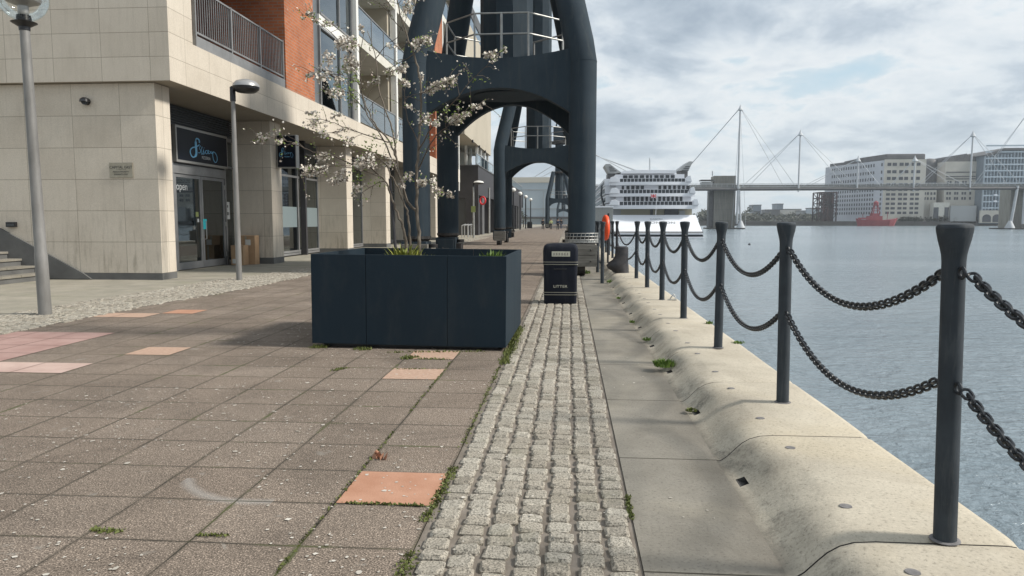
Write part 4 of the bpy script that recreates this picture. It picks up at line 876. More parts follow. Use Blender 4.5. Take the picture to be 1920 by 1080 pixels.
def balcony_bay(y0, y1, dark=False):
    mk('recess_wall', Lb(-12.4, -12.1, y0, y1, 5.665, 24), MT['beige'], bd); mk('side_wall', Lb(-12.1, -9.5, y1-.3, y1-.02, 5.665, 24), MT['beige'], bd)
    for k in range(5):
        z = 9.0+3.4*k
        if z < 22: slab(y0, y1-.01, z)
        zb = 5.67 if k == 0 else z-3.4+.42; zt = zb+1.25; fr = MB(); n = 3; w_ = (y1-y0-.2)/n
        for q in range(n+1): fr.box(XF-.09, XF-.04, y0+.05+w_*q, y0+.10+w_*q, zb, zt)
        fr.box(XF-.10, XF-.03, y0+.05, y1-.1, zt, zt+.05)
        f = mk('railing', fr, MT['frame'], bd)
        for q in range(n): mk('pane', Lb(XF-.068, XF-.06, y0+.105+w_*q, y0+.045+w_*(q+1), zb+.08, zt-.01), MT['glass_pale'] if k else MT['glass'], f)
        w2 = mk('balcony_door', Lb(-12.1, -12.04, y0+1.5, y0+4.5, zb, zb+2.3), MT['frame'], bd); mk('pane', Lb(-12.04, -12.03, y0+1.6, y0+2.95, zb+.1, zb+2.2), MT['shipdark'], w2); mk('pane', Lb(-12.04, -12.03, y0+3.05, y0+4.4, zb+.1, zb+2.2), MT['shipdark'], w2)
COLS = [31.3, 38.45, 45.6, 52.75, 60.25]
for y in COLS: mk('white_column', Lb(XF-.30, XF-.0, y-.16, y+.16, 5.662 if y < 60 else 3.9, 24), MT['white'], bd)
balcony_bay(31.47, 38.28); balcony_bay(38.62, 45.43); balcony_bay(52.92, 60.08)
mk('brick_pier', Lb(-12.2, XF-.01, 49.6, 52.5, 5.665, 24), MT['brick'], bd); mk('balcony_wall', Lb(-12.4, -10.2, 45.8, 49.58, 5.665, 24), MT['brick'], bd)
for z in (9.0, 12.4, 15.8, 19.2): mk('balcony_slab', Lb(-10.19, XF-.02, 45.8, 49.58, z, z+.42), MT['offwhite'], bd)
mk('roof', Lb(-24, XF+.2, 16.1, 60.8, 24.01, 24.5), MT['offwhite'], bd)

# stairs against the corner wall
st = thing('outdoor_stairs', 'grey stone steps rising to the left against the stone corner wall', 'stairs', (-13, 15, 0))
for k in range(9):
    x1 = -12.42-.335*k
    mk('step', MB().box(-15.6, x1, 13.0, 16.28, .1665*k, .1665*(k+1)-.05), MT['plinth'], st)
    mk('tread', MB().box(-15.6, x1+.03, 12.98, 16.28, .1665*(k+1)-.049, .1665*(k+1)), MT['walk'], st)
mk('stringer', MB().prism([(-11.35, .02), (-11.55, .16), (-15.6, 2.28), (-15.6, .02)], 16.283, 16.338, 'y'), MT['plinth'], st)

# signs and fittings on the building
def wall_yz(y, z, off): return (XG+off, y, z)
t = thing('shop_sign', 'wide dark pizzeria sign with pale blue script lettering above the glass door', 'sign', (XG+.1, 20.97, 3.0))
SY0, SY1, SZ0, SZ1 = 19.22, 22.22, 3.02, 4.03; sxp = XG+.17
mk('sign_box', Lb(XG+.061, sxp, SY0, SY1, SZ0, SZ1), MT['signframe'], t, bevel=.01)
mk('sign_face', Lb(sxp+.001, sxp+.006, SY0+.06, SY1-.06, SZ0+.07, SZ1-.07), MT['navy'], t)
def strokes(parent, fx, o, ux, uz, mt):
    """handwritten name: each stroke is in crop pixels of the sign, 860 by 620"""
    def P(x, y): return (fx(x, y))
    sets = [([(355, 215), (350, 160), (325, 135), (300, 150), (290, 200), (288, 270), (290, 350), (292, 420), (280, 490), (250, 525), (215, 510), (195, 450), (200, 390), (235, 340), (290, 310), (330, 280), (350, 255)], .018, 1.0),
            ([(375, 265), (352, 320), (372, 370), (350, 420), (330, 410)], .009, 1), ([(400, 280), (385, 350), (380, 420), (395, 435), (415, 400), (425, 330), (412, 400), (425, 430), (450, 370)], .009, 1),
            ([(430, 300), (436, 296)], .009, 1), ([(485, 335), (462, 350), (455, 395), (475, 410), (500, 380), (520, 350), (505, 330), (495, 365), (510, 400), (540, 380), (555, 340), (560, 380), (580, 375), (600, 335), (585, 400), (590, 470), (600, 520), (630, 560), (660, 520), (665, 440), (640, 370), (600, 340), (575, 370)], .010, 1)]
    for pts, r_, _ in sets:
        Q = smooth_path([Vector((p[0], 0, p[1])) for p in pts], 5)
        b = MB(); m = len(Q); W = [P(q.x, q.z) for q in Q]
        rs = [r_*o*(2.1 if (len(pts) > 15 and r_ > .015 and 20 < i < 42) else 1) for i in range(m)]
        b.tube(W, rs, 6); mk('script_letter', b, mt, parent, smooth=True)
strokes(t, lambda x, y: (sxp+.008, SY0+.06+(x/860)*2.88, SZ1-.07-(y/620)*.88), 1.0, 1, 1, MT['signblue'])
text('lettering', 'PIZZERIA', .125, (sxp+.009, SY0+.06+465/860*2.88, SZ1-.07-505/620*.88), (R(90), 0, R(90)), MT['white_sticker'], t, .002)
t = thing('projecting_sign', 'square dark blade sign with pale blue script on the second pillar', 'sign', (-9.2, 23.35, 3.2))
BX0, BX1, BY, BZ0, BZ1 = -9.56, -8.9, 23.25, 3.13, 4.2
mk('sign_box', Lb(BX0, BX1, BY, BY+.26, BZ0, BZ1), MT['signframe'], t, bevel=.008); mk('sign_face', Lb(BX0+.03, BX1-.03, BY-.006, BY-.001, BZ0+.03, BZ1-.03), MT['navy'], t); mk('bracket', Lb(-9.598, -9.562, BY+.05, BY+.2, 3.4, 3.95), MT['darkframe'], t)
strokes(t, lambda x, y: (BX0+.03+(x-130)/620*.60, BY-.008, BZ0+.05+.70-(y/620)*.46), .30, 1, 1, MT['signblue'])
text('lettering', 'PIZZERIA', .045, (-9.21, BY-.009, BZ0+.36), (R(90), 0, 0), MT['signblue'], t, .001)
p = at(205, 305, 16.34); q_ = at(250, 333, 16.34)
t = thing('wall_plaque', 'small bronze plaque with dark lettering on the stone corner wall', 'plaque', (p.x, 16.34, q_.z))
mk('plate', Lb(p.x, q_.x, 16.325, 16.348, q_.z, p.z), MT['plaque'], t, bevel=.003); cxp = (p.x+q_.x)/2; hp = p.z-q_.z
text('lettering', 'CAPITAL EAST', .088, (cxp, 16.323, q_.z+hp*.68), (R(90), 0, 0), MT['ink'], t, .001); mk('rule', Lb(cxp-.12, cxp+.13, 16.323, 16.3245, q_.z+hp*.52, q_.z+hp*.535), MT['ink'], t)
text('lettering', 'PRIVATE PROPERTY', .045, (cxp, 16.323, q_.z+hp*.38), (R(90), 0, 0), MT['ink'], t, .001); text('lettering', 'RESIDENTS ONLY', .045, (cxp, 16.323, q_.z+hp*.22), (R(90), 0, 0), MT['ink'], t, .001)
p = at(161, 190, 16.3); t = thing('wall_light', 'round black wall light high on the stone corner wall', 'wall light', (p.x, 16.34, p.z-.08))
mk('housing', MB().tube([(p.x, 16.345, p.z), (p.x, 16.24, p.z)], .085, 16), MT['black'], t, smooth=True); mk('shade', MB().lathe([(.11, -.02), (.10, .04), (.05, .08)], (p.x, 16.25, p.z), 16), MT['black'], t, smooth=True)
p = at(21, 421, 16.3); t = thing('bulkhead_light', 'small black rectangular bulkhead light above the stone steps', 'wall light', (p.x, 16.34, p.z-.06))
mk('housing', Lb(p.x-.12, p.x+.12, 16.27, 16.345, p.z-.06, p.z+.06), MT['black'], t, bevel=.01); mk('lens', Lb(p.x-.09, p.x+.09, 16.262, 16.2695, p.z-.04, p.z+.02), MT['darkframe'], t)

# cardboard boxes by the second pillar
def carton(x0, x1, y0, y1, z0, z1, lab, lbl):
    t = mk('cardboard_box', Lb(x0, x1, y0, y1, z0, z1), MT['cardboard'], bevel=.006, loc=((x0+x1)/2, (y0+y1)/2, z0)); tag(t, lab, 'cardboard box')
    mk('paper_label', Lb(*lbl), MT['paper'], t); mk('tape', Lb((x0+x1)/2-.03, (x0+x1)/2+.03, y0-.002, y0-.0005, z0+.02, z1-.02), MT['plaque'], t)
carton(-10.62, -10.02, 22.40, 22.72, .003, .93, 'tall brown cardboard box standing at the back beside the stone pillar', (-10.33, -10.16, 22.395, 22.3985, .62, .80))
carton(-10.62, -10.22, 21.98, 22.36, .003, .63, 'shorter brown cardboard box in front of the tall one by the pillar', (-10.58, -10.42, 21.975, 21.9785, .06, .2))

# ================================================================ lamp posts
def pt(x, y): return onz(x, y)
l1 = thing('street_lamp', 'grey lamp post with a clear glass globe, nearest at the left edge', 'street lamp', (-7.755, 10.06, 0))
L1 = (-7.755, 10.06)
mk('post', MB().lathe([(.088, 0), (.086, .9), (.079, .95), (.071, 2.5), (.064, 4.12)], (*L1, 0), 20), MT['post'], l1, smooth=True)
mk('fitting', MB().lathe([(.072, 4.12), (.075, 4.17), (.17, 4.23), (.10, 4.26), (.09, 4.33)], (*L1, 0), 20), MT['black'], l1, smooth=True)
mk('globe', MB().lathe([(.10, 4.2)]+[(.33*math.sin(a), 4.58-.33*math.cos(a)) for a in [R(20+i*10) for i in range(16)]], (*L1, 0), 28), MT['glass_clear'], l1, smooth=True)
mk('lamp_head', MB().lathe([(.06, 4.33), (.07, 4.36), (.07, 4.46), (.22, 4.52), (.24, 4.56), (.05, 4.66)], (*L1, 0), 18), MT['lampgrey'], l1, smooth=True)
l2 = thing('street_lamp', 'slender grey lamp post with a flat disc head in front of the shop sign', 'street lamp', (-7.72, 16.35, 0)); L2 = (-7.72, 16.35)
def disc_lamp(t, x, y, h, r_, pr, m1, m2):
    mk('post', MB().lathe([(pr, 0), (pr*.98, .8), (pr*.7, h-.3), (pr*.7, h)], (x, y, 0), 14), m1, t, smooth=True)
    mk('collar', MB().lathe([(pr*.95, h-.32), (pr*.95, h)], (x, y, 0), 12).box(x-.03, x+r_, y-.03, y+.03, h-.04, h+.02), MT['black'], t)
    hx = x+r_+.02
    mk('lamp_head', MB().lathe([(r_*.25, h-.14), (r_*.7, h-.12), (r_*.96, h-.06), (r_, h-.005)], (hx, y, 0), 22), MT['black'], t, smooth=True)
    mk('lamp_cap', MB().lathe([(r_, h-.004), (r_*.97, h+.05), (r_*.75, h+.12), (r_*.35, h+.16), (.01, h+.17)], (hx, y, 0), 22), m2, t, smooth=True)
disc_lamp(l2, *L2, 4.46, .30, .067, MT['post'], MT['lampgrey'])
p = pt(888, 446); t = thing('street_lamp', 'lamp post with a disc head beside the dark pavilion, sign halfway up', 'street lamp', (p.x, p.y, 0)); disc_lamp(t, p.x, p.y, 4.5, .42, .09, MT['rail'], MT['white']); mk('post_sign', Lb(p.x-.18, p.x+.18, p.y-.12, p.y-.1, 2.1, 2.6), MT['lime'], t)
l1.rotation_euler = (0, R(-.7), 0)
far_l = thing('street_lamp', 'black lamp post with a white globe, nearest of the far row', 'street lamp', (-7.7, 101, 0))
mk('post', MB().lathe([(.12, 0), (.10, 5.4)], (-7.7, 101, 0), 8), MT['black'], far_l, smooth=True); mk('globe', MB().lathe([(.12, 5.4), (.33, 5.55), (.36, 5.75), (.22, 5.95), (.02, 6.0)], (-7.7, 101, 0), 12), MT['white'], far_l, smooth=True)
for k, (y, lab) in enumerate(((115, 'second black lamp post with white globe of the far row'), (130, 'third black lamp post with white globe of the far row'), (147, 'farthest black lamp post with a white globe, near the walkers'))): dup(far_l, (-7.7, y, 0), lab)

# ================================================================ dark pavilion and the beige block above it
t = thing('dark_pavilion', 'low dark-clad pavilion with deep openings beyond the apartment building', 'building', (-14, 100, 0))
b = MB().box(-24, -8.76, 70, 70.5, 3.6, 6.7).box(-24, -11.4, 70, 70.5, 0, 3.6).box(-10.0, -8.76, 70, 71.2, 0, 3.6)
b.box(-9.3, -8.78, 70.5, 140, 3.9, 6.7); mk('wall', b, MT['darkclad'], t)
for k in range(11): mk('pier', Lb(-9.5, -8.8, 73.6+6*k, 75.4+6*k, 0, 3.9), MT['darkclad' if k % 3 else 'darkgrey'], t)
mk('back_wall', Lb(-12, -11.8, 70.5, 140, 0, 3.9), MT['shipdark'], t); mk('roof', Lb(-24, -8.7, 69.9, 140.2, 6.71, 6.8), MT['darkgrey'], t)
mk('door', Lb(-11.38, -10.02, 70.3, 70.36, 0, 3.59), MT['darkframe'], t); mk('down_pipe', MB().tube([(-8.68, 79, 0), (-8.68, 79, 5)], .1, 6), MT['rail'], t)
b = MB()
for k in range(25): b.tube([(-8.95, 71+2.8*k, 6.8), (-8.95, 71+2.8*k, 7.9)], .04, 5)
b.box(-8.99, -8.91, 70.1, 139, 7.9, 7.97).box(-13, -8.91, 70.06, 70.12, 7.9, 7.97)
for k in range(5): b.box(-13+1*k, -12.95+1*k, 70.06, 70.1, 6.8, 7.9)
f = mk('railing', b, MT['trim'], t); mk('pane', Lb(-8.96, -8.94, 70.2, 139, 6.85, 7.85), MT['glass_pale'], f)
t = thing('beige_apartment_block', 'tall beige rendered block on white posts above the dark pavilion', 'building', (-15, 71, 0))
mk('wall', Lb(-24, -8.8, 61.2, 82, 8.7, 18.6), MT['beige'], t); mk('recess_wall', Lb(-24, -11.2, 61.2, 82, 0, 8.7), MT['beige'], t)
for y in (71.4, 74.5, 77.6, 80.8): mk('post', Lb(-9.2, -8.95, y, y+.25, 6.81, 8.7), MT['white'], t)
for x in (-10.0, -9.95): mk('post', Lb(x-.12, x+.1, 70.4+(x+10)*60, 70.65+(x+10)*60, 6.81, 8.7), MT['white'], t)
mk('penthouse', Lb(-22, -9.8, 62.5, 80, 18.6, 19.8), MT['darkclad'], t); mk('roof', MB().prism([(-22, 19.8), (-9.0, 20.0), (-8.9, 20.9), (-22, 20.9)], 62, 81, 'y'), MT['darkgrey'], t); mk('parapet_glass', Lb(-8.9, -8.86, 61.6, 80, 18.6, 19.5), MT['glass_pale'], t)
for k in range(3): mk('soffit_light', Lb(-8.85, -8.7, 66+5*k, 66.25+5*k, 8.5, 8.75), MT['black'], t)
b = MB(); b.tube([(0, .32*math.cos(a), .36*math.sin(a)) for a in [2*math.pi*i/20 for i in range(20)]], .085, 8, closed=True)
o = mk('lifebuoy', b, MT['red'], smooth=True); p = at(904.5, 376, 69.6); o.location = (-8.72, 71.5, 3.3); o.rotation_euler = (0, 0, R(60)); o.location = (p.x, 69.85, p.z); tag(o, 'small red lifebuoy on the corner of the dark pavilion', 'lifebuoy')
hoop = MB().tube([(0, 0, 0), (0, 0, 1.0), (.25, .4, 1.1), (.45, .8, 1.0), (.45, .8, 0)], .045, 8).mesh('cycle_hoop', MT['trim'], True)
for i, (x, lab) in enumerate(((866, 'steel cycle hoop nearest the crane leg'), (871, 'middle steel cycle hoop by the dark pavilion'), (877, 'right-hand steel cycle hoop by the dark pavilion'))):
    p = pt(x, 445); o = bpy.data.objects.new('cycle_hoop', hoop); COL.objects.link(o); o.location = p; tag(o, lab, 'bike rack', 'cycle hoops by the dark pavilion')

# hall at the far end, trees and bins in front of it
t = thing('exhibition_hall', 'large pale grey-blue hall closing the far end of the promenade', 'building', (-12, 290, 0))
mk('wall', Lb(-60, 6, 285, 330, 0, 16.3), MT['hallg'], t); mk('roof_band', Lb(-60, 6.2, 284.7, 330, 16.31, 18.4), MT['hallb'], t)
for z in (6.0, 13.4): mk('glazing_bar', Lb(-58, 5, 284.8, 284.98, z, z+.25), MT['shipgrey'], t)
for x in (-50, -35, -19, -10, -2): mk('glazing_bar', Lb(x, x+.2, 284.8, 284.98, .5, 13), MT['shipgrey'], t)
mk('canopy', Lb(-58, 3, 283, 284.7, 2.2, 3.0), MT['darkgrey'], t)
p = pt(993, 428); tag(mk('round_bin', MB().lathe([(.45, 0), (.5, .2), (.5, 1.1), (.4, 1.25)], (p.x, p.y, 0), 12), MT['black']), 'black round bin by the far lamp posts left of the walkers', 'bin')
p = pt(1027, 427); tag(mk('round_bin', MB().lathe([(.45, 0), (.5, .2), (.5, 1.0), (.4, 1.15)], (p.x, p.y, 0), 12), MT['black']), 'black round bin among the walkers in the distance', 'bin')
def foliage(b, c, rx, ry, rz, n, s, rnd, lobes=7):
    ls = [(Vector((rnd.uniform(-.6, .6)*rx, rnd.uniform(-.6, .6)*ry, rnd.uniform(-.6, .6)*rz)), rnd.uniform(.35, .6)) for _ in range(lobes)]
    for _ in range(n):
        o_, k = rnd.choice(ls); d = Vector((rnd.gauss(0, 1), rnd.gauss(0, 1), rnd.gauss(0, 1))).normalized()*(rnd.random()**.4)
        leafq(b, Vector(c)+o_+Vector((d.x*rx*k, d.y*ry*k, d.z*rz*k)), s*rnd.uniform(.6, 1.3), rnd)
def far_tree(x, y, h, r_, lab, seed, z0=0, grp=None, n=500, s=.5):
    q = random.Random(seed); t = thing('tree', lab, 'tree', (x, y, z0), grp)
    mk('trunk', MB().tube([(x, y, z0), (x+.1, y, z0+h*.4), (x-.1, y, z0+h*.8)], [r_*.09, r_*.06, .03], 6), MT['twig'], t)
    b = MB(); foliage(b, (x, y, z0+h*.62), r_, r_, h*.42, n, s, q); mk('crown', b, MT['farleaf'], t, fix=False)
far_tree(-9.5, 152, 3.6, 1.6, 'small brownish tree beyond the far lamp posts', 1, n=350, s=.35)

# ================================================================ people walking far along the promenade
def person(x, y, h, lab, coat, legs, phase, facing, bag=None):
    t = thing('person', lab, 'person', (x, y, 0), 'walkers in the distance'); s = h/1.75
    me = bpy.data.meshes.new('body'); st_ = .26*phase
    V = [(0, 0, .93), (0, .01, 1.15), (0, 0, 1.40), (0, 0, 1.50), (0, .02, 1.66), (.10, 0, .88), (.11, st_*.5+.03, .48), (.11, st_, .07), (.11, st_+.14, .03),
         (-.10, 0, .88), (-.11, -st_*.3, .48), (-.11, -st_, .09), (-.11, -st_+.13, .04), (.19, 0, 1.38), (.25, -st_*.3-.02, 1.12), (.24, -st_*.6+.10, .88), (-.19, 0, 1.38), (-.25, st_*.3, 1.12), (-.24, st_*.6+.1, .88)]
    Rr = [.15, .13, .15, .06, .095, .09, .062, .045, .035, .09, .062, .045, .035, .065, .048, .036, .065, .048, .036]
    E_ = [(0, 1), (1, 2), (2, 3), (3, 4), (0, 5), (5, 6), (6, 7), (7, 8), (0, 9), (9, 10), (10, 11), (11, 12), (2, 13), (13, 14), (14, 15), (2, 16), (16, 17), (17, 18)]
    def skin(vs, es, rs, name, mt, grow=0):
        me = bpy.data.meshes.new(name); me.from_pydata([tuple(Vector(v)*s) for v in vs], es, [])
        ob = bpy.data.objects.new(name, me); COL.objects.link(ob)
        ob.modifiers.new('skin', 'SKIN'); sl = me.skin_vertices[0] if me.skin_vertices else None
        if sl is None:
            bm = bmesh.new(); bm.from_mesh(me); bm.verts.layers.skin.verify(); bm.to_mesh(me); bm.free(); sl = me.skin_vertices[0]
        for d_, r_ in zip(sl.data, rs): d_.radius = ((r_+grow)*s, (r_*.82+grow)*s)
        sl.data[0].use_root = True
        sb = ob.modifiers.new('sub', 'SUBSURF'); sb.levels = sb.render_levels = 1
        me.materials.append(mt); ob.parent = t; ob['_o'] = (0., 0., 0.); return ob
    skin(V, E_, Rr, 'body', MT['skin'])
    skin([V[0], V[1], V[2], V[13], V[14], tuple(Vector(V[15])*.96+Vector((0, 0, .04))), V[16], V[17], tuple(Vector(V[18])*.96+Vector((0, 0, .04)))], [(0, 1), (1, 2), (2, 3), (3, 4), (4, 5), (2, 6), (6, 7), (7, 8)], [.16, .14, .155, .07, .055, .045, .07, .055, .045], 'coat', coat, .014)
    skin([V[0], V[5], V[6], V[7], V[9], V[10], V[11]], [(0, 1), (1, 2), (2, 3), (0, 4), (4, 5), (5, 6)], [.14, .095, .07, .055, .095, .07, .055], 'trousers', legs, .012)
    hb = MB().lathe([(.02, 1.80), (.075, 1.78), (.10, 1.71), (.10, 1.65), (.085, 1.60)], (0, -.02, 0), 12); hb.v = [tuple(Vector(v)*s) for v in hb.v]; mk('hair', hb.mesh('hair', MT['hair'], True), None, t)
    if bag: mk('backpack', Lb(-.14*s, .14*s, -.26*s, -.14*s, 1.05*s, 1.45*s).mesh('backpack', bag, bevel=.03), None, t)
    t.rotation_euler = (0, 0, facing)
for x, yb_, lab, c_, l_, ph, fc, bag in ((1018, 431, 'person in dark clothes walking alone, leftmost of the distant walkers', 'dark_cloth', 'dark_cloth', 1, 0, None), (1033, 431, 'person in a pale yellow-green jacket among the distant walkers', 'hivis', 'dark_cloth', -.8, 0, None),
                          (1046, 432, 'person in dark blue coat beside the rightmost distant walker', 'blue_cloth', 'dark_cloth', .9, R(180), None), (1052, 430, 'person in dark coat with a backpack, rightmost distant walker', 'dark_cloth', 'blue_cloth', -1, 0, MT['black'])):
    p = pt(x, yb_); person(p.x, p.y, 1.74, lab, MT[c_], MT[l_], ph, fc, bag)

# ================================================================ white hotel ship moored along the quay
SY = 139.0
def sxz(x, y, Y=SY): p = at(x, y, Y); return p.x, p.z
t = thing('hotel_ship', 'large white moored ship seen from its stern, tiers of balconies above a white transom', 'ship', (17, SY, WZ))
def XX(zx, Y=SY): return at(1110+zx/6.75, 414, Y).x
def ZZ(zy, Y=SY): return at(1230, 290+zy/6.75, Y).z
# hull: sections from the stern forward
secs = [(137.6, 8.6, 26.1, WZ-.8, WZ+.25), (137.9, 8.4, 26.1, WZ-.8, WZ+.3), (143, 7.6, 25.6, WZ-.8, 2.7), (170, 7.4, 26.0, WZ-.8, 2.7), (225, 8.0, 25.2, WZ-.8, 2.9), (250, 15, 18, WZ-.8, 3.6)]
b = MB()
stern = [(138.0, 9.2, 26.0, WZ-.6, None), ]
zt = ZZ(762); zb = ZZ(990)
XTl, XTr, XBl, XBr = XX(225), XX(1340), XX(240), XX(1392)
V = [(XBl, 138.0, WZ-.6), (XBr, 138.0, WZ-.6), (XBr, 137.9, zb), (XBl, 137.9, zb), (XTl, 141.5, zt), (XTr, 141.5, zt)]
fw = [(8.3, 170), (8.3, 225)]
b.add(V+[(XTl-.3, 225, zt), (XTr, 225, zt), (XBl, 225, WZ-.6), (XBr, 225, WZ-.6), ((XTl+XTr)/2, 250, zt+1), ((XTl+XTr)/2, 248, WZ-.6)],
      [(0, 1, 2, 3), (3, 2, 5, 4), (4, 5, 7, 6), (0, 3, 4, 6, 8), (1, 9, 7, 5, 2), (6, 7, 10), (8, 6, 10, 11), (9, 11, 10, 7), (0, 8, 9, 1), (8, 11, 9)])
mk('hull', b, MT['hull'], t)
b = MB(); b.box(XBl+.05, XBr+.04, 137.80, 137.89, ZZ(1034), ZZ(1012)); b.box(XBl+.05, XBr+.04, 137.7, 137.89, ZZ(985), ZZ(972)); mk('waterline_stripe', b, MT['navy'], t)
mk('swim_platform', MB().box(XBl, XBr+.1, 137.2, 138, ZZ(1062), ZZ(1040)), MT['hull'], t)
def onhull(zx, zy):
    z = ZZ(zy, 139.8); k = (z-zb)/(zt-zb); return (XX(zx, 139.8), 137.9+3.6*k-.05, z)
sl = math.atan2(3.6, zt-zb)
text('lettering', 'SUNBORN', .42, onhull(820, 815), (R(90)-sl, 0, 0), MT['shipgrey'], t, .01, sx=1.2); text('lettering', 'LONDON', .80, onhull(880, 862), (R(90)-sl, 0, 0), MT['shipgrey'], t, .01, sx=1.5)
# recessed aft deck
mk('deck_recess', MB().box(XX(245)+.2, XX(1310), 143.2, 143.6, zt, ZZ(680)), MT['shiprec'], t); mk('recess_panel', MB().box(XX(250), XX(380), 143.0, 143.19, zt, ZZ(690)), MT['shipgrey'], t); mk('recess_panel', MB().box(XX(950), XX(1130), 142.9, 143.19, zt, ZZ(685)), MT['shipdark'], t); mk('recess_door', MB().box(XX(765), XX(800), 143.0, 143.19, zt, ZZ(690)), MT['darkframe'], t)
mk('recess_panel', MB().box(XX(1140), XX(1215), 142.9, 143.19, zt, ZZ(705)), MT['shipgrey'], t)
tiers = [ (230, 1345, 640, 685, 590, 640, 525, 590, [(400, 435), (445, 480), (505, 540), (555, 593), (613, 650), (672, 705), (727, 762), (778, 808), (835, 868), (890, 922), (943, 978), (998, 1030), (1052, 1085), (1105, 1138)], 140.4, 1268),
          (228, 1300, 490, 528, 440, 490, 385, 440, [(370, 400), (430, 468), (490, 530), (550, 592), (610, 650), (835, 868), (895, 935), (957, 992), (1018, 1052), (1076, 1110), (1132, 1165), (1185, 1225)], 141.6, 1210),
          (222, 1250, 345, 382, 298, 345, 250, 300, [(385, 440), (455, 508), (525, 575), (597, 650), (672, 708), (725, 750), (780, 832), (850, 898), (920, 968), (985, 1035)], 142.8, 1172)]
for i, (xl, xr, y0, y1, r0, r1, w0, w1, wins, Y, rx) in enumerate(tiers):
    xl_, xr_ = XX(xl, Y), XX(xr, Y); z0, z1 = ZZ(y1, Y), ZZ(y0, Y)
    n = 12; edge = [(xl_+(xr_-xl_)*k/n, Y+.5-1.0*math.sin(math.pi*k/n)) for k in range(n+1)]
    tr = mk('tier', MB().prism(edge+[(xr_, 200), (xl_, 200)], z0, z1, 'z'), MT['shipwhite'], t)
    # back wall of the tier with its windows
    wl = mk('cabin_wall', MB().box(xl_+1.2, xr_-1.0, Y+2.6, 200, z1, ZZ(w0-12, Y)), MT['shipwhite'], t)
    for a, c in wins: mk('cabin_window', MB().box(XX(a, Y+2.5), XX(c, Y+2.5), Y+2.50, Y+2.59, ZZ(w1, Y)-.3, ZZ(w0, Y)), MT['shipdark'], t)
    b = MB(); xs = XX(345, Y)
    nb = 18; X0, X1 = xs, XX(rx, Y)
    for k in range(nb):
        a = X0+(X1-X0)*k/nb; yy = Y+.55-1.0*math.sin(math.pi*((a-xl_)/(xr_-xl_)))
        b.box(a+.05, a+(X1-X0)/nb-.05, yy+.1, yy+.16, z1+.03, ZZ(r0, Y)-.06, 0); b.box(a-.04, a+.04, yy+.08, yy+.18, z1, ZZ(r0, Y), 1); b.box(a+.045, a+(X1-X0)/nb-.045, yy+.1, yy+.16, ZZ(r0, Y)-.055, ZZ(r0, Y), 1)
    mk('railing', b, [MT['shipdark'], MT['shipwhite']], tr)
    for xa, sg in ((XX(xl+5, Y), 1), (XX(xr-10, Y), -1)):
        w_ = 1.6 if sg > 0 else .9
        b = MB().prism([(xa-.25*sg, z1+.02), (xa+w_*sg, z1+.02), (xa+w_*sg*.9, z1+.8), (xa+w_*sg*.5, z1+1.15), (xa+.1*sg, z1+(.95 if sg > 0 else 1.25))], Y-.1, Y+2.0, 'y'); mk('wing_bulwark', b, MT['shipwhite'], tr, bevel=.08)
mk('top_roof', MB().prism([(XX(370, 145), ZZ(238, 145)), (XX(378, 145), ZZ(210, 145)), (XX(560, 145), ZZ(196, 145)), (XX(1045, 145), ZZ(200, 145)), (XX(1050, 145), ZZ(240, 145))], 144.4, 205, 'y'), MT['shipwhite'], t)
for nm, pl in (('left_fin', [(145, 135), (165, 118), (215, 118), (300, 185), (360, 228), (290, 238), (205, 238), (180, 190)]), ('right_fin', [(1052, 208), (1205, 92), (1250, 95), (1225, 150), (1195, 215), (1108, 210)])):
    mk('fin', MB().prism([(XX(a, 150), ZZ(c, 150)) for a, c in pl], 149, 156, 'y'), MT['shipgrey'], t)
    k0, k1 = (190, 285) if nm[0] == 'l' else (1110, 1192)
    mk('fin_base', MB().box(XX(k0, 150), XX(k1, 150), 149.4, 155.5, ZZ(300, 150), ZZ(239 if nm[0] == 'l' else 212, 150)), MT['darkgrey'], t)
    b = MB()
    for q in range(3):
        zc = 150+q*24; xa, xc = (205+q*6, 250+q*26) if nm[0] == 'l' else (1165-q*22, 1222-q*8); b.box(XX(xa, 149), XX(xc, 149), 148.9, 148.99, ZZ(zc+9, 149), ZZ(zc, 149))
    mk('fin_louvre', b, MT['darkframe'], t)
# port side: receding white upperworks with dark window bands and arched frame
for i, (z0, z1, xo) in enumerate(((ZZ(660), ZZ(640), XX(205)), (ZZ(600), ZZ(520), XX(200)), (ZZ(480), ZZ(400), XX(195)), (ZZ(365), ZZ(300), XX(195)))):
    mk('side_deck', MB().box(xo-.1*i, xo+2, 144+i, 215-3*i, z0, z1+.4), MT['shipwhite'], t)
    for k in range(9): mk('side_window', MB().box(xo-.1*i-.04, xo-.1*i-.005, 147+7.4*k, 152.5+7.4*k, z0+.25, z1-.05), MT['shipdark'], t) if i else None
mk('side_arch', MB().tube([(XX(160, 150), 152, ZZ(640)), (XX(120, 150), 153, ZZ(480)), (XX(130, 150), 154, ZZ(350)), (XX(165, 150), 155, ZZ(300))], .22, 8), MT['shipdark'], t, smooth=True)
fl = mk('flag_staff', MB().tube([(XX(806, 139), 139.2, zt), (XX(806, 139), 138.0, ZZ(500))], .05, 6), MT['shipwhite'], t)
fx0, fx1, fz0, fz1 = XX(738, 138), XX(805, 138), ZZ(545, 138), ZZ(502, 138); cxm, czm = (fx0+fx1)/2, (fz0+fz1)/2
b = MB().box(fx0, fx1, 137.90, 137.92, fz0, fz1, 0)
for s in (1, -1):
    for w_, m_, dy in ((.16, 1, 0), (.07, 2, .004)):
        b.add([(fx0, 137.895-dy, czm+s*(fz0-czm)-w_), (fx0, 137.895-dy, czm+s*(fz0-czm)+w_), (fx1, 137.895-dy, czm-s*(fz0-czm)+w_), (fx1, 137.895-dy, czm-s*(fz0-czm)-w_)], [(0, 1, 2, 3)], m_)
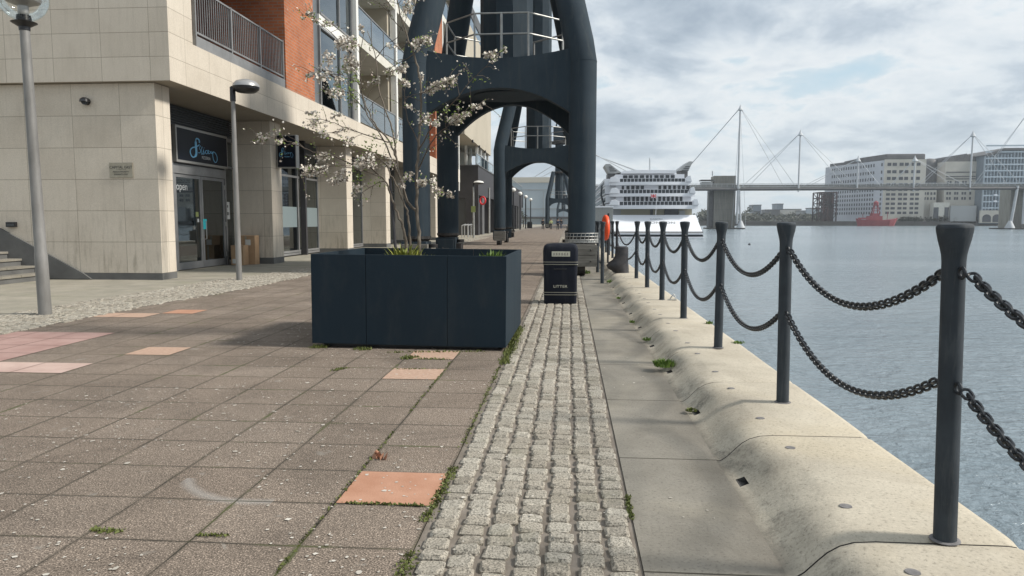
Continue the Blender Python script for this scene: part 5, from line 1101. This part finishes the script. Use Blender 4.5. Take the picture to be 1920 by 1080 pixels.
b.box(fx0, fx1, 137.86, 137.88, czm-.18, czm+.18, 1).box(cxm-.18, cxm+.18, 137.861, 137.879, fz0, fz1, 1).box(fx0, fx1, 137.84, 137.855, czm-.10, czm+.10, 2).box(cxm-.10, cxm+.10, 137.841, 137.854, fz0, fz1, 2)
mk('flag', b, [MT['navy'], MT['shipwhite'], MT['red']], t, fix=False)
mk('radio_mast', MB().tube([(XX(715, 175), 175, 11), (XX(715, 175), 175, ZZ(40, 175))], .10, 5).tube([(XX(730, 175), 175, 11), (XX(722, 175), 175, ZZ(60, 175))], .05, 5), MT['steel'], t)
# grey boarding shed between quay and ship
t = thing('boarding_shed', 'grey ribbed boarding shed on the quay beside the white ship', 'shed', (5, 120, 0))
b = MB().box(4.2, 7.4, 122, 128, -1.6, 3.6)
mk('wall', b, MT['shipgrey'], t)
for k in range(10): mk('rib', Lb(4.3+k*.32, 4.38+k*.32, 121.93, 121.995, -1.5, 3.55), MT['rail'], t)
mk('roof', MB().box(4.1, 7.5, 121.8, 128.2, 3.61, 3.85), MT['shipwhite'], t)

# ================================================================ high-level footbridge
BYY = 288.0
bx = lambda x: at(x, 350, BYY).x
bz = lambda y: at(1400, y, BYY).z
t = thing('footbridge', 'high-level cable footbridge with white masts crossing the dock', 'bridge', (67, BYY, WZ))
zd = bz(350.5)
mk('deck', MB().box(2.0, 205, BYY-1.5, BYY+2.5, zd-1.2, zd+.0), MT['deck'], t); mk('deck_girder', MB().tube([(2, BYY-1.6, zd-1.0), (205, BYY-1.6, zd-1.0)], .55, 10), MT['darkgrey'], t, smooth=True)
b = MB().box(2.0, 205, BYY-1.45, BYY-1.38, zd+1.15, zd+1.25).box(2.0, 205, BYY+2.3, BYY+2.4, zd+1.15, zd+1.25)
for k in range(102): b.box(3+2*k, 3.09+2*k, BYY-1.44, BYY-1.38, zd, zd+1.2)
mk('parapet', b, MT['steel'], t)
mk('parapet_mesh', MB().box(2.0, 205, BYY-1.42, BYY-1.40, zd+.05, zd+.75), MT['deck'], t)
masts = [(1382, 203), (1494.5, 251), (1603.7, 300), (1709, 300), (1814, 256), (1917, 213)]
MX = [(bx(x), bz(y)) for x, y in masts]
for k, (x, z) in enumerate(MX):
    m = mk('mast', MB().tube([(x, BYY-1.7, (WZ+2 if k in (0, 5) else zd-2)), (x, BYY-1.7, z)], [.46, .34] if k in (0, 5) else [.32, .28], 10), MT['steel'], t, smooth=True)
    b = MB(); b.lathe([(.35, -1.2), (1.0, -.9), (.4, .2), (.05, 1.2)], (x, BYY-1.7, z), 10); mk('mast_head', b, MT['steel'], m)
def cable(b, a, c, r_=.10): b.tube([a, c], r_*.85, 5)
b = MB()
def top(k): return (MX[k][0], BYY-1.7, MX[k][1])
def dk(x, s=0): return (x, BYY-1.6+s*3.6, zd)
D = MX[1][0]-MX[0][0]
for s in (0, 1):
    cable(b, top(0), dk(MX[1][0]-1-s*3.4, s)); cable(b, top(1), dk(MX[0][0]+1.5+s*3, s)); cable(b, top(1), dk(MX[2][0]-s*3, s)); cable(b, top(2), dk(MX[1][0]+1.5+s*3, s)); cable(b, top(2), dk(MX[3][0]-12-s*2, s))
    cable(b, top(3), dk(MX[2][0]+12+s*2, s)); cable(b, top(3), dk(MX[4][0]-1-s*3, s)); cable(b, top(4), dk(MX[3][0]+1+s*3, s)); cable(b, top(4), dk(MX[5][0]-1-s*3, s)); cable(b, top(5), dk(MX[4][0]+1+s*3, s))
cable(b, top(0), dk(bx(1258)), .2); cable(b, top(0), (MX[0][0]-2, BYY-1.7, WZ), .07); cable(b, top(0), (MX[0][0]+3.4, BYY-1.7, WZ), .07); cable(b, top(5), (MX[5][0]+28, BYY, zd), .2)
mk('cable', b, MT['steel'], t)
# left-hand mast, mostly hidden by the nearest crane leg
xh, zh = bx(1078), bz(268)
b = MB()
for y in (345, 352, 372): cable(b, (xh, BYY-1.7, zh-1.5), (bx(1260), BYY-1.7+4, bz(345)+ (345-y)*-.02), .12)
cable(b, (xh, BYY-1.7, zh), dk(bx(1230)), .2); cable(b, (xh, BYY-1.7, zh-3), (bx(978), BYY, bz(345)), .15); cable(b, (xh, BYY-1.7, zh-6), (bx(968), BYY-1, bz(356)), .15)
mk('cable', b, MT['steel'], t); mk('mast', MB().tube([(xh, BYY-1.7, WZ), (xh, BYY-1.7, zh)], [.46, .34], 10), MT['steel'], t, smooth=True)
# lift towers
def tower(x0, x1, ytop, inc=False):
    T0, T1 = bx(x0), bx(x1)
    w = mk('lift_tower', MB().box(T0, T1, BYY+2.7, BYY+10, WZ-1, bz(ytop)), MT['towerc'], t)
    b = MB()
    n = 14
    for k in range(n+1): b.box(T0+(T1-T0)*k/n-.08, T0+(T1-T0)*k/n+.08, BYY+2.55, BYY+2.69, WZ, bz(ytop))
    for k in range(9): b.box(T0, T1, BYY+2.60, BYY+2.695, WZ+1+k*(bz(ytop)-WZ-1)/9, WZ+1.12+k*(bz(ytop)-WZ-1)/9)
    mk('tower_rib', b, MT['deck'], w)
    mk('pier_base', MB().box(T0-2.2, T1+2.8, BYY-3, BYY+12, WZ-1, bz(427.2)), MT['bank'], t)
    return T0, T1
tower(1342, 1382, 328.5); tower(1905, 1948, 352)
mk('lift_cabin', MB().box(bx(1317), bx(1338), BYY+2, BYY+6, bz(352), bz(340)), MT['shipgrey'], t, bevel=.3); mk('cabin_roof', MB().box(bx(1316), bx(1339), BYY+1.5, BYY+6.5, bz(338), bz(336)), MT['darkgrey'], t)
mk('lift_shaft', MB().box(bx(1333), bx(1341), BYY+3, BYY+7, bz(427), bz(340)), MT['darkgrey'], t); mk('aerial', MB().tube([(bx(1340), BYY+5, bz(328)), (bx(1340), BYY+5, bz(319))], .25, 5), MT['steel'], t)
mk('mast_foot', MB().lathe([(1.7, 0), (1.6, .4), (.5, 2.8)], (MX[0][0]+1.4, BYY-1.7, bz(427.3)), 12), MT['steel'], t, smooth=True); mk('mast_foot', MB().lathe([(1.7, 0), (1.6, .4), (.5, 2.8)], (bx(1893), BYY-1.7, bz(427.3)), 12), MT['steel'], t, smooth=True)
mk('inclined_leg', MB().tube([(bx(1894), BYY-1.7, bz(424)), (bx(1903), BYY-1.7, zd)], .5, 8), MT['steel'], t, smooth=True); mk('leg', MB().tube([(bx(1389), BYY-1.7, bz(424)), (bx(1384), BYY-1.7, zd)], .4, 8), MT['steel'], t, smooth=True)

# ================================================================ buildings across the water
FY = 490.0
def fx(x, Y=FY): return at(x, 400, Y).x
def fz(y, Y=FY, x=1700): return at(x, y, Y).z
ZB = 1.1
rowsY = [308, 322, 334.5, 345.5, 355.5, 364.5, 373, 382, 390.5, 399]
t = thing('flour_mill', 'large pale derelict mill with a dark mansard roof, tallest block across the dock', 'building', (fx(1680), FY+20, ZB))
XL, XC, XR = fx(1554.5, 545), fx(1654), fx(1731)
ztop = fz(300)
def sprism(poly, z0, z1): return MB().prism(poly, z0, z1, 'z')
mk('wall', sprism([(XC, FY), (XR, FY), (XR, 556), (XL, 556), (XL, 545)], ZB-1.5, ztop), MT['millwhite'], t)
mk('front_wall', MB().box(XC-.15, XR+.1, FY-.5, FY-.02, ZB-1.5, ztop+.4), MT['millbeige'], t)
mk('roof', sprism([(XC+1, FY+.5), (XR-.1, FY+.5), (XR-.1, 550), (fx(1612, 514)+1, 550), (fx(1612, 514)+1, 517)], ztop, fz(288)), MT['roofd'], t, bevel=1.2)
mk('lower_roof', sprism([(fx(1612, 514)-1, 519), (fx(1612, 514)+8, 550), (XL+1, 550), (XL+1, 546)], ztop, fz(303, 530)), MT['roofd'], t)
wm = MB().box(-.5, .5, -.12, 0, -.5, .5).mesh('window_pane', MT['win'])
def win(name, c, sx_, sz_, par, rz=0):
    o = bpy.data.objects.new(name, wm); COL.objects.link(o); o.parent = par; off = par['_o']
    o.location = (c[0]-off[0], c[1]-off[1], c[2]-off[2]); o.scale = (sx_, 1, sz_); o.rotation_euler = (0, 0, rz); return o
cols = [(1659, 1666), (1668.5, 1676.5), (1681.5, 1689), (1691.5, 1698.5), (1704, 1711), (1713.5, 1720.5)]
for y in rowsY:
    hpx = 5.6 if y < 340 else 4.4
    for a, c in cols: win('window', ((fx(a)+fx(c))/2, FY-.5, fz(y)), fx(c)-fx(a), hpx*.36, t)
# side windows: the nearest as parts, the rest of the wall as one
side = Vector((XL-XC, 55.0, 0)); sl_ = side.length; sdn = side.normalized(); nrm = Vector((-sdn.y, sdn.x, 0)); ang = math.atan2(sdn.y, sdn.x)
if nrm.y > 0: nrm = -nrm
rest = MB(); cnt = 0
for k in range(21):
    if k in (1, 2): continue
    for q, y in enumerate(rowsY):
        z = fz(y); p = Vector((XC, FY, 0))+sdn*(2.2+k*2.62)+nrm*.05
        if cnt < 38: win('window', (p.x, p.y, z), 1.2, 2.0 if q < 4 else 1.7, t, ang+math.pi if nrm.dot(Vector((math.sin(ang), -math.cos(ang), 0))) < 0 else ang); cnt += 1
        else:
            a = p-sdn*.6; c = p+sdn*.6; h_ = 1.0 if q < 4 else .85
            rest.add([(a.x+nrm.x*.1, a.y+nrm.y*.1, z-h_), (c.x+nrm.x*.1, c.y+nrm.y*.1, z-h_), (c.x+nrm.x*.1, c.y+nrm.y*.1, z+h_), (a.x+nrm.x*.1, a.y+nrm.y*.1, z+h_)], [(0, 1, 2, 3)])
o = mk('window', rest, MT['win'], t, fix=False); o['kind'] = 'stuff'
# silo steel frame left of the mill
t = thing('steel_frame', 'bare dark rusty steel frame tower left of the white mill', 'steel frame', (fx(1553), FY+5, ZB))
b = MB(); xs = [fx(1537+i*8.2) for i in range(5)]; zs = [ZB]+[fz(y) for y in (401, 391, 381, 371, 360)]
for yy in (FY+2, FY+14):
    for x in xs: b.box(x-.35, x+.35, yy-.35, yy+.35, ZB-1, zs[-1])
    for z in zs[1:]: b.box(xs[0], xs[-1], yy-.25, yy+.25, z-.3, z+.3)
    for i in range(4):
        for k in range(5): b.tube([(xs[i], yy, zs[k]), (xs[i+1], yy, zs[k+1])] if (i+k) % 2 else [(xs[i+1], yy, zs[k]), (xs[i], yy, zs[k+1])], .22, 4)
for x in xs:
    for z in zs[1:]: b.box(x-.2, x+.2, FY+2.4, FY+13.6, z-.25, z+.25)
mk('frame', b, MT['rust'], t)
mk('hopper', MB().box(fx(1553), fx(1566), FY+3, FY+12, ZB, fz(362)), MT['rust'], t)
# second mill and infill block
t = thing('second_mill', 'weathered beige mill with a ragged roofline right of the white mill', 'building', (fx(1790), FY+20, ZB))
mk('infill_wall', MB().box(XR+.2, fx(1760), FY+4, FY+40, ZB-1.5, fz(343)), MT['millbeige'], t)
mk('stair_turret', MB().lathe([(6.2, -2), (6.2, fz(305)), (5.0, fz(298)), (2.5, fz(294)), (.2, fz(293))], (fx(1763), FY+18, 0), 18), MT['darkgrey'], t, smooth=True)
mk('main_wall', MB().box(fx(1771), fx(1829), FY+2, FY+44, ZB-1.5, fz(303)), MT['millbeige'], t)
ql = random.Random(3); pl = [(fx(1771), fz(303))]
for i in range(15): pl.append((fx(1771+i*4), fz(303)+ql.uniform(1.0, 5.2)))
pl += [(fx(1829), fz(303))]
mk('broken_roof', MB().prism(pl, FY+3, FY+30, 'y'), MT['roofd'], t)
for y in (323, 331, 335.5): mk('cornice', MB().box(fx(1773), fx(1828), FY+1.6, FY+1.98, fz(y)-.3, fz(y)+.3), MT['roofd'], t)
for y in (342, 362.5, 372):
    for x in [1738, 1743.5, 1750, 1756] + [1777, 1782, 1791.5, 1796, 1805.5, 1810.5, 1820]:
        win('window', (fx(x), (FY+1.95) if x > 1765 else FY+3.95, fz(y)), 1.15, 1.7, t)
mk('lean_to', MB().box(fx(1745), fx(1775), FY-3, FY+1.5, ZB-1, fz(380)), MT['offwhite'], t)
for a, c in ((1745.5, 1755), (1766, 1774)): mk('shed_door', MB().box(fx(a), fx(c), FY-3.1, FY-3.01, ZB-1, fz(389)), MT['win'], t)
mk('annex', MB().box(fx(1776), fx(1824), FY-4, FY+1.4, ZB-1, fz(386)), MT['shipgrey'], t)
# glazed apartments
t = thing('glazed_apartments', 'pale blue gridded apartment block behind the bridge at the right edge', 'building', (fx(1880), FY+10, ZB))
X0, X1 = fx(1829), fx(1960); zr = fz(292)
mk('wall', MB().box(X0, X1, FY-6, FY+34, ZB-1.5, zr), MT['bluegl'], t)
mk('upper_wall', MB().box(fx(1852), X1, FY-5.9, FY+33, zr+.01, fz(285)+.1), MT['bluegl'], t)
mk('roof', MB().prism([(X0-1.5, fz(294)), (fx(1862), fz(281)), (X1, fz(281)), (X1, fz(285)), (fx(1862), fz(285)), (X0+2, fz(295.5))], FY-8, FY+36, 'y'), MT['roofd'], t)
b = MB()
for k in range(26): b.box(X0+k*1.95, X0+k*1.95+.32, FY-7.4, FY-6.02, ZB+7, zr+ (2 if k > 8 else 0))
for q in range(11): b.box(X0, X1, FY-7.55, FY-7.42, ZB+8+3.9*q, ZB+8.9+3.9*q)
mk('balcony_grid', b, MT['paleblue'], t)
for k in range(10):
    for q in (4, 5): mk('white_balcony', MB().box(fx(1852+k*9-4), fx(1856+k*9-4)+.4, FY-8.6, FY-7.56, ZB+8.2+3.9*(q-3), ZB+9.3+3.9*(q-3)), MT['shipwhite'], t) if k % 2 == 0 else None
mk('base_wall', MB().box(fx(1826), X1, FY-7.38, FY-6.03, ZB-1, ZB+6.9), MT['millbeige'], t)
for k in range(5):
    xc = fx(1838+k*19); b = MB().prism([(xc-2.6, ZB-.5)]+[(xc+2.6*math.cos(a), ZB+2.2+2.2*math.sin(a)) for a in [math.pi*(1-i/8) for i in range(9)]]+[(xc+2.6, ZB-.5)], FY-7.55, FY-7.39, 'y'); mk('arch_opening', b, MT['win'], t)
# red lightship
t = thing('lightship', 'bright red lightship moored in front of the white mill', 'ship', (fx(1644, 468), 468, WZ))
lx = lambda x: at(x, 415, 468).x
lz = lambda y: at(1640, y, 468).z
b = MB(); prof = [(1605, 409.5, 1609, 423), (1612, 411.5, 1613, 423), (1640, 413, 1640, 423), (1665, 412, 1664, 423), (1676, 410.5, 1673, 423), (1683, 408.5, 1676, 423)]
vs = []
for i, (a, yt, c, yb_) in enumerate(prof):
    hw = [.8, 2.6, 3.4, 3.2, 1.8, .15][i]; vs += [(lx(a), 468-hw, lz(yt)), (lx(a), 468+hw, lz(yt)), (lx(c), 468+hw*.7, WZ-.5), (lx(c), 468-hw*.7, WZ-.5)]
fs = [(0, 1, 2, 3), (23, 22, 21, 20)]
for i in range(5):
    for j in range(4): fs.append((i*4+j, i*4+(j+1) % 4, (i+1)*4+(j+1) % 4, (i+1)*4+j))
mk('hull', b.add(vs, fs), MT['shipred'], t)
mk('deckhouse', MB().box(lx(1626), lx(1652), 466, 470, lz(413), lz(405)).box(lx(1632), lx(1647), 466.4, 469.6, lz(405)+.01, lz(400)), MT['shipred'], t)
b = MB()
for s in (-1, 1):
    for q in (-1, 1): b.tube([(lx(1641)+s*2.0, 468+q*1.6, lz(401)), (lx(1641)+s*.8, 468+q*.6, lz(384))], .3, 5)
for z in (396, 391, 386): b.box(lx(1641)-1.6, lx(1641)+1.6, 466.8, 469.2, lz(z), lz(z)+.35)
b.lathe([(1.5, 0), (1.5, 1.6), (.4, 2.4)], (lx(1641), 468, lz(384)), 10); b.tube([(lx(1641), 468, lz(380)), (lx(1641), 468, lz(376))], .15, 5)
mk('light_tower', b, MT['shipred'], t); mk('foremast', MB().tube([(lx(1663), 468, lz(412)), (lx(1664), 468, lz(397))], .18, 5).tube([(lx(1618), 468, lz(411)), (lx(1617), 468, lz(400))], .18, 5), MT['shipred'], t)
mk('bulwark', MB().box(lx(1606), lx(1626), 465.6, 466.0, lz(411), lz(408)), MT['shipred'], t)
# low skyline
sk = [(1412, 1427, 385, 404, 'bluegl', 'pale blue tower block, left one of two on the low skyline'), (1456, 1468, 383, 404, 'bluegl', 'slimmer blue-grey tower block right of the pale blue one on the low skyline'), (1436, 1470, 394, 404, 'darkgrey', 'low grey block at the foot of the slim tower'),
      (1472, 1502, 393, 404, 'offwhite', 'long pale flat-roofed block on the low skyline'), (1503, 1524, 396, 404, 'shipgrey', 'grey warehouse right of the long pale block'), (1522, 1540, 391, 404, 'paleblue', 'small pale blue block left of the steel frame'), (1392, 1412, 402, 408, 'offwhite', 'low white shed by the bridge tower'), (1428, 1454, 406, 410, 'shipwhite', 'white low shed on the far bank'), (1490, 1538, 403, 412, 'darkclad', 'long dark shed on the far quay left of the steel frame')]
for i, (a, c, y0, y1, m_, lab) in enumerate(sk):
    Y = 900-i*22; X_0, X_1 = at(a, 400, Y).x, at(c, 400, Y).x; zt_ = at(1450, y0, Y).z
    t = thing('distant_building', lab, 'building', ((X_0+X_1)/2, Y, 1.1), 'low buildings on the far skyline')
    mk('wall', MB().box(X_0, X_1, Y, Y+20, .5, zt_), MT[m_], t); mk('roof', MB().box(X_0-.4, X_1+.4, Y-.4, Y+20.4, zt_+.01, zt_+.8), MT['darkgrey'], t)
    b = MB(); n = max(2, int((X_1-X_0)/7)); fl_ = max(1, int((zt_-3)/6))
    for q in range(fl_): b.box(X_0+1, X_1-1, Y-.2, Y-.01, 3+q*(zt_-3)/fl_, 4.6+q*(zt_-3)/fl_)
    mk('window_band', b, MT['win'], t)
# wooded far shore, one mass
b = MB(); q = random.Random(12)
for i in range(160):
    px_ = q.uniform(1318, 1545); Y = q.uniform(560, 690)
    if q.random() < .35: px_ = q.uniform(1318, 1336)
    x = at(px_, 405, Y).x; h = q.uniform(4, 8.5)*(1.25 if px_ < 1340 or 1398 < px_ < 1412 else .8)
    foliage(b, (x, Y, 1+h*.5), 6, 5, h*.55, 45, 2.6, q, 3)
o = mk('far_trees', b, MT['farleaf'], fix=False); o['kind'] = 'stuff'; tag(o, 'dark mass of trees along the far bank left of the steel frame', 'trees')
b = MB()
for i in range(70):
    px_ = q.uniform(1690, 1835); Y = 486.5+q.uniform(-.2, .5); x = at(px_, 405, Y).x; foliage(b, (x, Y+1, 2.0), 3, 1.2, 2.0, 36, 1.4, q, 3)
o = mk('quayside_scrub', b, MT['farleaf'], fix=False); o['kind'] = 'stuff'; tag(o, 'dark scrub along the foot of the mill quay', 'bushes')
p = onz(1405, 459, WZ); o = mk('buoy', MB().lathe([(.02, -.1), (.16, 0), (.16, .12), (.02, .22)], (p.x, p.y, WZ), 12), MT['orange'] if 0 else MT['black'], smooth=True); tag(o, 'tiny dark buoy floating in the dock left of the second post', 'buoy')

# ---------------------------------------------------------------- damp air over the dock
hz = bpy.data.materials.new('haze'); hz.use_nodes = True; t = hz.node_tree
for n in list(t.nodes): t.nodes.remove(n)
o_ = t.nodes.new('ShaderNodeOutputMaterial'); v_ = t.nodes.new('ShaderNodeVolumePrincipled'); t.links.new(v_.outputs[0], o_.inputs['Volume'])
v_.inputs['Color'].default_value = (.86, .93, 1, 1); v_.inputs['Density'].default_value = .00022; v_.inputs['Anisotropy'].default_value = .2
h = mk('haze', MB().box(-1600, 2600, -300, 5100, -7, 70), hz); h['kind'] = 'stuff'
# ---------------------------------------------------------------- tidy
for o in bpy.data.objects:
    if '_o' in o: del o['_o']
